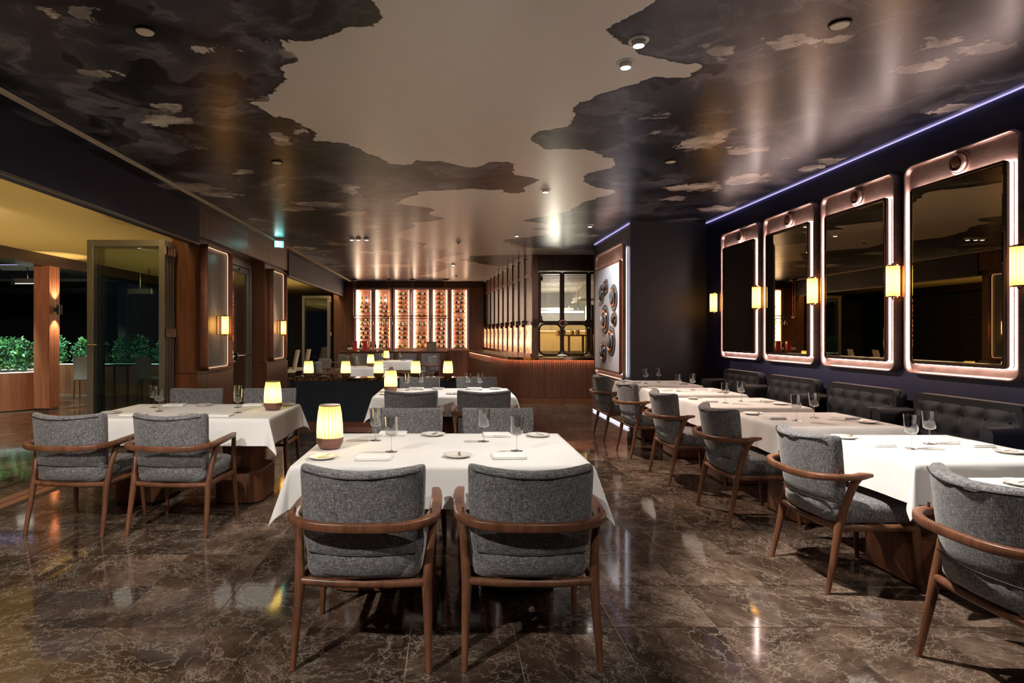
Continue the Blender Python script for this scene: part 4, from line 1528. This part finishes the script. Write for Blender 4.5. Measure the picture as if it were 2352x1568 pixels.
# ================================================================== WINE WALL
k_bo = []
for mat in ('bottle_dark', 'bottle_green', 'bottle_amber'):
    for cap in ('red_card', 'gold'):
        k = Kit('wine_bottle', 'bottle')
        k.part('body', GM().lathe([(.0, .004), (.036, .0), (.0375, .006), (.0375, .175), (.033, .20), (.018, .225), (.0145, .24), (.0145, .262)], 12, cap0=False).mesh('b', mat, 50))
        k.part('capsule', GM().lathe([(.0155, .255), (.0155, .297), (.012, .30)], 10).mesh('c', cap, 50))
        k.part('label', GM().lathe([(.0382, .06), (.0382, .145)], 12, cap0=False, cap1=False).mesh('l', 'paper' if cap == 'gold' or mat == 'bottle_dark' else 'paper_gold', 60))
        k_bo.append(k)
ORD = ('first', 'second', 'third', 'fourth', 'fifth', 'sixth', 'seventh', 'eighth', 'ninth', 'tenth', 'eleventh', 'twelfth', 'thirteenth', 'fourteenth')
cols = [(819, 853), (863, 896), (908, 940), (950, 984), (995, 1027), (1038, 1072)]
Z0, Z1 = .97, 2.79
WY = YB - .001
for ci, (pa, pb_) in enumerate(cols):
    x0, x1 = (pa - VX) / FPX * (YB - .35), (pb_ - VX) / FPX * (YB - .35)
    cx, hw = (x0 + x1) / 2, (x1 - x0) / 2
    nth = ('first', 'second', 'third', 'fourth', 'fifth', 'sixth')[ci]
    wc = tag(empty('wine_cabinet', (cx, WY, 0)), 'lit copper framed wine cabinet, %s of six from the terrace side' % nth, 'wine cabinet', 'wine cabinets on the back wall')
    obj('back_panel', box(-hw - .05, hw + .05, -.02, 0, Z0 - .05, Z1 + .05).mesh('bp', 'copper', 0), wc)
    g = GM()
    g.box(-hw - .066, -hw, -.42, 0, Z0 - .06, Z1 + .06); g.box(hw, hw + .066, -.42, 0, Z0 - .06, Z1 + .06)
    g.box(-hw, hw, -.42, 0, Z1, Z1 + .06); g.box(-hw, hw, -.42, 0, Z0 - .06, Z0)
    obj('carcass', g.mesh('cc', 'copper', 0), wc)
    obj('light_strip', box(-hw + .002, -hw + .03, -.36, -.05, Z0 + .02, Z1 - .02).mesh('ls', 'led_warm', 0), wc)
    obj('light_strip', box(hw - .014, hw - .002, -.36, -.05, Z0 + .02, Z1 - .02).mesh('ls', 'led_warm', 0), wc)
    obj('door_glass', box(-hw, hw, -.41, -.405, Z0, Z1).mesh('dg', 'glass_clear', 0), wc)
    nz = 13
    for r in range(nz):
        z = Z0 + .02 + r * (Z1 - Z0 - .04) / nz
        if r > nz - 3 and ci < 2:
            continue
        obj('shelf', box(-hw + .035, hw - .018, -.33, -.05, z, z + .008).mesh('sh', 'copper_shiny', 0), wc)
        if r == nz - 3 and ci < 2:
            for q in range(2):
                k = random.choice(k_bo)
                k.place('wine bottle standing on the top shelf of the %s wine cabinet' % nth, (cx - .08 + q * .14, WY - .2, z + .0085), random.uniform(0, 6), 'bottles in the %s wine cabinet' % nth)
            continue
        if random.random() < .1:
            continue
        for q in range(2):
            k = random.choice(k_bo)
            # bottles lie along the shelf, neck towards the terrace or the kitchen
            flip = random.random() < .7
            bx = cx + .03 + (random.uniform(.09, .12) if flip else random.uniform(-.16, -.14))
            rt = k.place('wine bottle lying on the %s shelf up in the %s wine cabinet' % (ORD[r], nth), (bx, WY - .12 - q * .12, z + .047), 0, 'bottles in the %s wine cabinet' % nth)
            rt.rotation_euler = (0, -PI / 2 if flip else PI / 2, 0)
struct('trim_7', box(-3.3, 1.1, YB - .46, YB, Z1 + .061, H).mesh('t', 'dark_wood', 0), 'dark timber header over the wine cabinets')
struct('trim_8', box(-3.55, (819 - VX) / FPX * 19.25 - .07, YB - .46, YB, 0, Z1 + .06).mesh('t', 'panel_wood', 0), 'timber side panel of the wine wall')
struct('trim_9', box((1072 - VX) / FPX * 19.25 + .07, 1.1, YB - .46, YB, 0, Z1 + .06).mesh('t', 'panel_wood', 0), 'timber side panel of the wine wall')
struct('trim_10', box((819 - VX) / FPX * 19.25 - .07, (1072 - VX) / FPX * 19.25 + .07, YB - .46, YB, 0, Z0 - .061).mesh('t', 'panel_wood', 0), 'timber base of the wine wall')

# sideboard in front of the wine wall
SY = 18.72
sb = tag(empty('sideboard', (-1.65, SY, 0)), 'long timber sideboard below the wine cabinets', 'sideboard')
obj('top', box(-1.62, 1.62, -.27, .27, .87, .905).mesh('t', 'panel_wood', 20, .005, 1), sb)
obj('body', box(-1.58, 1.58, -.22, .25, .0, .868).mesh('b', 'bar_wood', 0), sb)
for k in range(5):
    dr = obj('door', box(-1.56 + k * .628, -.952 + k * .628, -.236, -.221, .1, .85).mesh('d', 'bar_wood', 20, .004, 1), sb)
    obj('knob', GM().lathe([(.01, 0), (.014, .012)], 10).mesh('k', 'copper_shiny', 40), dr, (-1.0 + k * .628, -.245, .5))
SZ = .9055
def onsb(px):
    return (px - VX) / FPX * SY
for px, wh in ((815.5, 'terrace'), (839, 'kitchen')):
    gb = tag(empty('gift_box', (onsb(px), SY, SZ)), 'red gift box standing on the sideboard, on the %s side of the dark bottle' % wh, 'box')
    obj('carton', box(-.06, .06, -.05, .05, 0, .30).mesh('c', 'red_card', 20, .004, 1), gb)
    obj('band', box(-.061, .061, -.051, .051, .23, .25).mesh('c', 'copper_shiny', 0), gb)
k_sp2 = []
for mat, nm in (('bottle_dark', 'dark'), ('bottle_amber', 'amber'), ('bottle_green', 'green')):
    k = Kit('liquor_bottle', 'bottle')
    k.part('body', GM().lathe([(.0, .0), (.036, 0), (.038, .01), (.038, .15), (.033, .18), (.015, .205), (.014, .25)], 16, cap0=False).mesh('b', mat, 50))
    k.part('stopper', GM().lathe([(.018, .25), (.02, .285), (.016, .29)], 12).mesh('s', 'dark_wood', 50))
    k.part('label', GM().lathe([(.0386, .03), (.0386, .11)], 16, cap0=False, cap1=False).mesh('l', 'paper', 60))
    k_sp2.append(k)
for px, k, wh in ((801, 0, 'dark bottle with a white label at the terrace end of the sideboard'), (807.4, 1, 'amber bottle beside the first red gift box on the sideboard'),
                  (828, 0, 'dark bottle between the two red gift boxes on the sideboard'), (851.5, 0, 'dark bottle just past the red gift boxes on the sideboard'),
                  (862, 1, 'amber bottle second past the red gift boxes on the sideboard'), (873, 2, 'green bottle third past the red gift boxes on the sideboard')):
    k_sp2[k].place(wh, (onsb(px), SY + .02, SZ), random.uniform(0, 6))
bk = tag(empty('framed_picture', (onsb(991), SY + .05, SZ)), 'small grey picture with a yellow curl leaning on the sideboard', 'picture')
obj('board', box(-.15, .15, -.01, .01, 0, .28).mesh('b', 'book_grey', 20, .003, 1), bk)
g = GM().tube([(-.02 + .055 * math.cos(a), -.013, .13 + .07 * math.sin(a)) for a in np.linspace(.9, 5.6, 14)] + [(.06, -.013, .09), (.10, -.013, .15)], .008, 6)
obj('curl', g.mesh('c', 'book_gold', 40), bk)
sbk = tag(empty('tray', (onsb(893), SY, SZ)), 'round copper tray on the sideboard', 'tray')
obj('dish', GM().lathe([(.0, .0), (.09, 0), (.10, .05), (.095, .05), (.085, .006), (0, .006)], 24, cap0=False, cap1=False).mesh('d', 'copper', 40), sbk)
obj('rim', GM().lathe([(.1, .05), (.104, .054), (.096, .056)], 24, cap0=False, cap1=False).mesh('r', 'copper_shiny', 40), sbk)

# hanging glass rack
RY = 18.35
rk = tag(empty('glass_rack', (0, RY, 0)), 'copper rail rack for stemware hanging from the ceiling before the wine wall', 'rack')
for px in (814, 893, 947, 1023):
    x = (px - VX) / FPX * RY
    rd = obj('rod', GM().tube([(x - .03, 0, 1.93), (x - .03, 0, H)], .009, 8).mesh('r', 'copper_shiny', 40), rk)
    obj('rod', GM().tube([(x + .03, 0, 1.93), (x + .03, 0, H)], .009, 8).mesh('r', 'copper_shiny', 40), rk)
    obj('ceiling_plate', GM().lathe([(.07, H - .04), (.09, H - .02), (.09, H)], 16, (x, 0, 0)).mesh('p', 'bronze_dark', 40), rd)
xa, xb = (807 - VX) / FPX * RY, (1035 - VX) / FPX * RY
for y, z in ((-.026, 1.872), (.026, 1.872), (-.09, 1.955), (.09, 1.955)):
    obj('rail', GM().tube([(xa, y, z), (xb, y, z)], .010, 8).mesh('rl', 'copper_frame', 40), rk)
for px in (814, 893, 947, 1023):
    x = (px - VX) / FPX * RY
    obj('crossbar', box(x - .02, x + .02, -.1, .1, 1.884, 1.945).mesh('cb', 'copper_frame', 0), rk)
for n_, px in enumerate((833, 843, 855, 876, 886, 898, 921, 930, 942, 963, 974, 985, 1006, 1017)):
    r = k_gl.place('wine glass hanging upside down from the copper rack, %s from the terrace end' % ORD[n_], ((px - VX) / FPX * RY, RY - .0, 1.890), 0, 'glasses hanging from the rack')
    r.rotation_euler = (PI, 0, 0)

# ================================================================== FAR TABLES
WF = ['the white table just behind the divider', 'the white table nearest the wine wall']
table(kt_sq, cl_sq[0], -1.62, 12.6, WF[0])
table(kt_sq, cl_sq[1], -1.35, 15.6, WF[1])
k_lp.place('glowing ribbed yellow table lamp on ' + WF[0], (-1.60, 12.75, TZ + .0015), 0)
k_lp.place('glowing ribbed yellow table lamp on ' + WF[1], (-1.57, 15.7, TZ + .0015), 0)
setting([('g', -1.90, 12.62), ('n', -1.38, 12.72, 0), ('p', -1.32, 12.45, .4)], WF[0], WF[0])
setting([('g', -1.70, 15.6), ('g', -1.20, 15.7), ('g', -1.60, 15.45), ('p', -1.12, 15.45, .4)], WF[1], WF[1])
for x, y, r, wh in ((-2.52, 17.6, PI, 'first from the terrace'), (-1.85, 17.6, PI, 'second from the terrace'), (-1.18, 17.6, PI, 'third from the terrace'), (-.51, 17.6, PI, 'fourth from the terrace')):
    k_full.place('grey tweed armchair in front of the sideboard, ' + wh, (x, y, 0), r, 'full arm chairs before the sideboard')
for x, y, r, wh in ((-2.40, 12.45, -PI / 2 + .1, 'on the terrace side of the white table just behind the divider'), (-.90, 12.6, PI / 2, 'on the kitchen side of the white table just behind the divider'),
                    (-2.12, 15.6, -PI / 2, 'on the terrace side of the white table nearest the wine wall'), (-.62, 15.6, PI / 2 - .2, 'on the kitchen side of the white table nearest the wine wall')):
    k_full.place('grey tweed armchair ' + wh, (x, y, 0), r, 'full arm chairs')

# ================================================================== FOLDING DOORS
def leaf(x0, x1, y, label, handle, far=False):
    r = tag(empty('folding_door_leaf', ((x0 + x1) / 2, y, 0)), label, 'glass door', 'folded glass leaves')
    hw = (x1 - x0) / 2
    g = GM()
    g.box(-hw, -hw + .075, -.025, .025, .012, 2.58); g.box(hw - .075, hw, -.025, .025, .012, 2.58)
    g.box(-hw + .075, hw - .075, -.025, .025, 2.50, 2.58); g.box(-hw + .075, hw - .075, -.025, .025, .012, .10)
    obj('frame', g.mesh('f', 'alu', 20, .003, 1), r)
    obj('pane', box(-hw + .075, hw - .075, -.008, .008, .10, 2.50).mesh('p', 'pane', 0), r)
    if handle:
        h = obj('handle', GM().tube([(-hw + .035, -.03, 1.27), (-hw + .035, -.065, 1.27), (-hw + .15, -.07, 1.27)], .009, 8).mesh('h', 'chrome', 40), r)
        obj('rose', box(-hw + .015, -hw + .055, -.035, -.025, 1.2, 1.33).mesh('ro', 'alu', 0), h)
    for z in (.55, 1.42, 2.45):
        obj('hinge', GM().box(hw, hw + .022, -.03, .03, z - .055, z + .055).mesh('hg', 'chrome', 20, .003, 1), r)
    return r


for k, y in enumerate((7.70, 7.775, 7.85, 7.925)):
    leaf(-4.50, -3.53, y, 'grey framed glass door leaf, %s in the stack folded against the timber pier' % ('foremost', 'second', 'third', 'last')[k], k == 0)
for k, y in enumerate((18.75, 18.83, 18.91)):
    leaf(-4.44, -3.60, y, 'grey framed glass door leaf, %s in the stack folded beside the wine wall' % ('foremost', 'second', 'last')[k], False)

# glass door between the piers
gd = struct('door_1', box(-3.60, -3.52, 9.32, 9.42, 0, 2.69).mesh('jamb', 'alu', 20, .003, 1), 'grey framed glass door between the timber piers')
obj('jamb', box(-3.60, -3.52, 10.96, 11.06, 0, 2.69).mesh('jamb', 'alu', 20, .003, 1), gd)
obj('head', box(-3.60, -3.52, 9.42, 10.96, 2.56, 2.69).mesh('head', 'alu', 20, .003, 1), gd)
g = GM()
g.box(-3.585, -3.535, 9.43, 9.53, .01, 2.55); g.box(-3.585, -3.535, 10.85, 10.95, .01, 2.55)
g.box(-3.585, -3.535, 9.53, 10.85, 2.45, 2.55); g.box(-3.585, -3.535, 9.53, 10.85, .01, .12)
lf = obj('leaf', g.mesh('leaf', 'alu', 20, .003, 1), gd)
obj('pane', box(-3.565, -3.555, 9.53, 10.85, .12, 2.45).mesh('pn', 'pane', 0), lf)
g = GM()
g.tube([(-3.47, 9.50, 1.05), (-3.47, 10.88, 1.05)], .014, 10)
g.tube([(-3.535, 9.52, 1.05), (-3.47, 9.56, 1.05)], .018, 8)
g.tube([(-3.535, 10.87, 1.05), (-3.47, 10.83, 1.05)], .018, 8)
obj('push_bar', g.mesh('pb', 'chrome', 40), gd)
obj('lock_case', box(-3.50, -3.44, 10.05, 10.12, 1.0, 1.10).mesh('lc', 'black', 20, .01, 2), gd)
obj('closer', box(-3.535, -3.46, 9.5, 9.85, 2.47, 2.56).mesh('cl', 'white_plastic', 20, .01, 2), gd)
obj('closer_arm', GM().tube([(-3.48, 9.8, 2.46), (-3.46, 10.2, 2.45), (-3.53, 10.45, 2.52)], .010, 8).mesh('ca', 'black', 40), gd)

# ================================================================== TERRACE
struct('ceiling_terrace', box(-7.75, -3.40, -2.6, 24, 2.86, 3.0).mesh('s', 'soffit', 0), 'mustard coloured terrace soffit')
tb = struct('trim_11', box(-7.78, -7.30, -2.6, 24, 2.66, 2.86).mesh('b', 'bronze_dark', 0), 'brown terrace beam')
struct('ceiling_awning', box(-18, -7.8, 3, 24, 2.90, 2.95).mesh('c', 'canopy', 0), 'pale awning over the outer terrace')
for k, yy in enumerate((8.5, 11.5, 14.5, 17.5)):
    tag(obj('awning_rafter', box(-18, -7.8, yy, yy + .12, 2.72, 2.89).mesh('r', 'alu_dark', 0)), 'dark rafter under the pale awning, number %s from the room corner' % ('one', 'two', 'three', 'four')[k], 'rafter')
tag(obj('awning_light', box(-17, -7.9, 12.9, 12.94, 2.86, 2.89).mesh('r', 'led_violet', 0)), 'violet light line under the awning', 'light strip')
struct('wall_terrace', box(-24, -3.62, 23.0, 23.3, 0, 4.5).mesh('w', 'stone_dark', 0), 'dark stone wall beyond the terrace')
struct('wall_terrace_side', box(-18.3, -18.0, -3, 23.0, 0, 3.2).mesh('w', 'stone_dark', 0), 'dark stone wall at the side of the terrace')
# stone courses on the far wall
gmm = GM()
rs = random.Random(3)
for r in range(22):
    x = -6.6 - rs.uniform(0, .5)
    while x < -3.7:
        w_ = rs.uniform(.35, .9)
        gmm.box(x, min(x + w_ - .012, -3.64), 22.94 - rs.uniform(0, .035), 23.0, .02 + r * .14, .15 + r * .14)
        x += w_
o = obj('stone_courses', gmm.mesh('sc', 'stone_dark', 0), bpy.data.objects['wall_terrace'])
o['kind'] = 'stuff'

tc = tag(empty('terrace_column', (-7.44, 11.42, 0)), 'square red timber column on the terrace', 'column')
obj('shaft', box(-.14, .14, -.15, .15, .05, 2.66).mesh('s', 'terrace_wood', 0), tc)
obj('foot', box(-.13, .13, -.14, .14, 0, .05).mesh('f', 'dark_wood', 0), tc)
for k in range(6):
    obj('batten', box(.14, .147, -.145 + k * .05, -.103 + k * .05, .05, 2.66).mesh('b', 'terrace_wood', 0), tc)
us = tag(empty('up_down_light', (-7.20, 11.42, 1.86)), 'small black up and down light on the timber column', 'wall light')
obj('barrel', GM().lathe([(.04, -.09), (.045, -.085), (.045, .085), (.04, .09)], 16).mesh('b', 'black', 40), us)
obj('bracket', box(-.093, -.04, -.03, .03, -.04, .04).mesh('k', 'black', 0), us)
spot('beam', us, (-7.20, 11.42, 1.97), (-7.28, 11.42, 2.8), 40, 80, .6, (1, .75, .5), .02)
spot('beam', us, (-7.20, 11.42, 1.75), (-7.28, 11.42, .9), 40, 80, .6, (1, .75, .5), .02)

pl = tag(empty('round_planter', (-8.36, 11.7, 0)), 'round red timber planter with a glowing rim beside the timber column', 'planter')
obj('tub', GM().lathe([(.68, 0), (.72, .02), (.72, .70), (.66, .70), (.66, .69), (.0, .69)], 48, cap0=True, cap1=False).mesh('t', 'terrace_wood', 40), pl)
obj('light_ring', GM().lathe([(.70, .702), (.70, .712), (.67, .712), (.67, .702)], 48, cap0=False, cap1=False).mesh('r', 'led_cyan', 0), pl)
lp_ = tag(empty('long_planter', (-7.0, 14.75, 0)), 'long dark timber planter with a glowing rim behind the terrace furniture', 'planter')
obj('trough', box(-4.3, .75, -.3, .3, 0, .70).mesh('t', 'panel_wood', 0), lp_)
obj('light_rim', box(-4.3, .75, -.305, -.28, .702, .715).mesh('r', 'led_cyan', 0), lp_)


def shrub(x, y, z, rx, ry, h, n, label, seed, cone=0.0):
    rs = np.random.default_rng(seed)
    r = tag(empty('shrub', (x, y, z)), label, 'shrub', 'lit shrubs in the terrace planters')
    u = rs.uniform(-1, 1, (n, 3))
    u[:, 2] = rs.uniform(0, 1, n)
    V, F = [], []
    for k in range(n):
        t = u[k, 2]
        sc_ = (1 - cone * t) * (1 - .35 * t ** 4)
        c = np.array([u[k, 0] * rx * sc_, u[k, 1] * ry * sc_, .02 + h * t * (1 + .12 * math.sin(9 * u[k, 0]))])
        a = rs.uniform(0, 6.28); b = rs.uniform(0, 1.1)
        dv_ = np.array([math.cos(a) * math.cos(b), math.sin(a) * math.cos(b), math.sin(b)])
        sd_ = np.cross(dv_, rs.normal(size=3)); sd_ /= np.linalg.norm(sd_) + 1e-6
        L_ = rs.uniform(.06, .11)
        b0 = len(V)
        V += [tuple(c), tuple(c + dv_ * L_ * .5 + sd_ * L_ * .24), tuple(c + dv_ * L_), tuple(c + dv_ * L_ * .5 - sd_ * L_ * .24)]
        F.append((b0, b0 + 1, b0 + 2, b0 + 3))
    me = bpy.data.meshes.new('foliage')
    me.from_pydata(V, [], F)
    me.materials.append(MAT['leaf'])
    o = obj('foliage', me, r)
    o['kind'] = 'stuff'
    g = GM()
    for q in range(4):
        a = q * 1.6
        g.tube([(.1 * math.cos(a) * rx, .1 * math.sin(a) * ry, 0), (.5 * rx * math.cos(a), .5 * ry * math.sin(a), h * .6)], [.012, .005], 6)
    obj('stem', g.mesh('stem', 'dark_wood', 40), r)


shrub(-8.62, 11.65, .705, .33, .42, .52, 1400, 'leafy shrub filling the round planter', 1)
shrub(-7.98, 11.6, .705, .17, .22, .48, 600, 'bright yellow green bush at the edge of the round planter', 2, .5)
for k in range(5):
    shrub(-10.9 + k * .98 + .3, 14.88, .705, .42, .12, .52 + .06 * (k % 2), 1100, 'leafy shrub in the long planter, %s from its outer end' % ('first', 'second', 'third', 'fourth', 'fifth', 'sixth')[k], 10 + k)
shrub(-6.45, 14.58, .705, .16, .07, .62, 420, 'pointed bright bush standing out of the long planter', 31, .6)
for px_, py_, tg_ in ((-8.1, 10.7, (-8.3, 11.6, .9)), (-8.6, 13.6, (-8.6, 14.7, .95)), (-6.6, 13.6, (-6.6, 14.7, .95)), (-9.9, 13.6, (-9.9, 14.7, .95))):  # spotlights added above the planters to light the shrubs
    g_ = tag(empty('added_planter_light', (px_, py_, 2.86)), 'added small white spotlight under the terrace roof aimed at the planters', 'spotlight', 'added planter spotlights')
    obj('barrel', GM().lathe([(.03, -.12), (.035, -.11), (.035, -.02)], 12).mesh('b', 'black', 40), g_)
    obj('stem', GM().tube([(0, 0, -.02), (0, 0, 0)], .008, 6).mesh('s', 'black', 40), g_)
    spot('beam', g_, (px_, py_, 2.72), tg_, 330, 60, .7, (.72, 1, .95), .03)

# heaters under the awning
for k, (x, y, z) in enumerate(((-8.6, 12.6, 2.50), (-6.6, 13.2, 2.34))):
    h_ = tag(empty('patio_heater', (x, y, z)), ('grey patio heater hanging beside the timber column', 'grey patio heater hanging above the long planter')[k], 'heater')
    obj('body', box(-.24, .24, -.06, .06, -.06, .04).mesh('b', 'steel', 20, .01, 1), h_)
    obj('grille', box(-.22, .22, -.05, .05, -.07, -.06).mesh('g', 'tube_white' if k == 0 else 'white_plastic', 0), h_)
    obj('rod', GM().tube([(0, 0, .04), (0, 0, (2.895 if k == 0 else 2.86) - z)], .012, 8).mesh('r', 'chrome', 40), h_)
    obj('frame', GM().tube([(-.26, -.08, .1), (-.26, -.08, -.08), (.26, -.08, -.08), (.26, -.08, .1)], .012, 8).mesh('f', 'alu_dark', 40), h_)

# terrace chair and table by the column
def terrace_chair():
    k = Kit('terrace_chair', 'chair')
    g = GM()
    k.part('back', GM().loft([[(-.22, y, z), (.22, y, z), (.22, y + .02, z), (-.22, y + .02, z)] for y, z in ((.20, .42), (.22, .62), (.28, .92))]).mesh('b', 'rattan', 30))
    k.part('seat', box(-.22, .22, -.22, .20, .40, .44).mesh('s', 'rattan', 20, .008, 1))
    for sx in (-.21, .21):
        for sy, ty in ((-.22, -.2), (.26, .18)):
            k.part('leg', GM().tube([(sx, sy, 0), (sx, ty, .41)], .012, 8).mesh('l', 'alu_dark', 40))
    return k


k_tc = terrace_chair()
for x, y, r, wh in ((-7.95, 13.6, PI + .3, 'next to the dark table behind the timber column'), (-6.55, 13.7, PI - .4, 'on the far side of the dark table behind the timber column')):
    k_tc.place('woven grey terrace chair ' + wh, (x, y, 0), r)
t_ = tag(empty('terrace_table', (-7.3, 13.75, 0)), 'dark metal terrace table behind the timber column', 'table')
obj('top', box(-.35, .35, -.35, .35, .70, .73).mesh('t', 'alu_dark', 20, .004, 1), t_)
for sx in (-.31, .31):
    for sy in (-.31, .31):
        obj('leg', box(sx - .02, sx + .02, sy - .02, sy + .02, 0, .70).mesh('l', 'alu_dark', 0), t_)

# light beige chairs in the far opening
k_bc = Kit('upholstered_terrace_chair', 'chair')
k_bc.part('back', GM().loft([[(x, y + yy, z) for x, yy in rr_loop(hw, .035, .03, 4)] for y, z, hw in ((.20, .40, .21), (.22, .6, .23), (.30, .98, .21))]).mesh('b', 'beige_fabric', 40))
k_bc.part('seat', box(-.24, .24, -.25, .2, .38, .46).mesh('s', 'beige_fabric', 30, .02, 2))
for sx in (-.2, .2):
    for sy in (-.22, .2):
        k_bc.part('leg', GM().tube([(sx, sy, 0), (sx * .95, sy * .95, .39)], .015, 8).mesh('l', 'dark_wood', 40))
for x, y, r, wh in ((-4.35, 16.6, -1.2, 'on the terrace, nearer the timber pier'), (-4.25, 17.5, -1.2, 'on the terrace, nearer the wine wall')):
    k_bc.place('tall beige upholstered chair ' + wh, (x, y, 0), r)
for x, y, r, wh in ((-3.0, 14.0, 2.2, 'nearer the divider'), (-3.0, 16.6, 2.2, 'nearer the wine wall')):
    k_full.place('grey tweed armchair in the far terrace opening, ' + wh, (x, y, 0), r, 'full arm chairs')

# terrace lighting: strips added outside the beam to brighten the soffit
cl = tag(obj('added_soffit_strip', box(-3.46, -3.41, -2.4, 7.6, 2.72, 2.76).mesh('c', 'soffit_fill', 0)), 'added warm light strip on the outer side of the navy beam', 'light strip')
cl2 = tag(obj('added_soffit_strip', box(-3.46, -3.41, 12.6, 19.2, 2.72, 2.76).mesh('c', 'soffit_fill', 0)), 'added warm light strip outside the beam beyond the piers', 'light strip')

for k, (x, y, tg_, pw) in enumerate(((-5.1, 5.2, (-5.5, 6.8, .0), 60), (-5.6, 5.6, (-7.4, 11.3, .6), 160), (-5.1, 6.4, (-7.6, 11.5, 1.2), 120), (-5.6, 6.8, (-5.4, 9.5, 0), 90))):
    r = k_dl.place('white downlight in the mustard terrace soffit', (x, y, 2.86), group='terrace downlights')
    spot('beam', r, (x, y, 2.80), tg_, pw, 70, .7, (1, .9, .78))
for k, (x, y) in enumerate(((-10.5, 10.0), (-9.0, 16.0))):  # extra downlights added to brighten the outer terrace
    r = k_dl.place('added white downlight under the pale awning', (x, y, 2.90), group='added awning downlights')
    spot('beam', r, (x, y, 2.84), (x + .5, y + 1, 0), 120, 120, .8, (.9, .95, 1))

struct('wall_terrace_inner', box(-8.2, -8.0, 15.3, 23.0, 0, 2.86).mesh('w', 'stone_dark', 0), 'dark stacked stone wall beyond the far terrace opening')
gmm = GM()
for r in range(20):
    y = 15.32 + rs.uniform(0, .3)
    while y < 22.9:
        w_ = rs.uniform(.35, .9)
        gmm.box(-8.0, -7.94 - rs.uniform(0, .035), y, min(y + w_ - .012, 22.95), .02 + r * .14, .15 + r * .14)
        y += w_
o = obj('stone_courses', gmm.mesh('sc', 'stone_dark', 0), bpy.data.objects['wall_terrace_inner'])
o['kind'] = 'stuff'
k_up = Kit('added_uplight', 'uplight')  # unseen floor lamps added to brighten the soffit
k_up.part('ring', GM().lathe([(.05, .004), (.065, .004), (.07, 0)], 20, cap0=False, cap1=False).mesh('r', 'chrome', 40))
k_up.part('lens', GM().lathe([(0, .003), (.05, .003)], 20, cap0=False, cap1=False).mesh('l', 'tube_white', 40))
for x, y, pw in ((-5.5, 2.5, 80), (-5.8, 5.6, 85), (-6.7, 8.8, 130), (-4.7, 13.3, 90), (-4.7, 16.4, 90)):
    r = k_up.place('added round uplight set in the terrace floor', (x, y, .0005), group='added terrace uplights')
    spot('beam', r, (x, y, .03), (x, y, 2), pw, 130, .8, (1, .82, .5), .05)
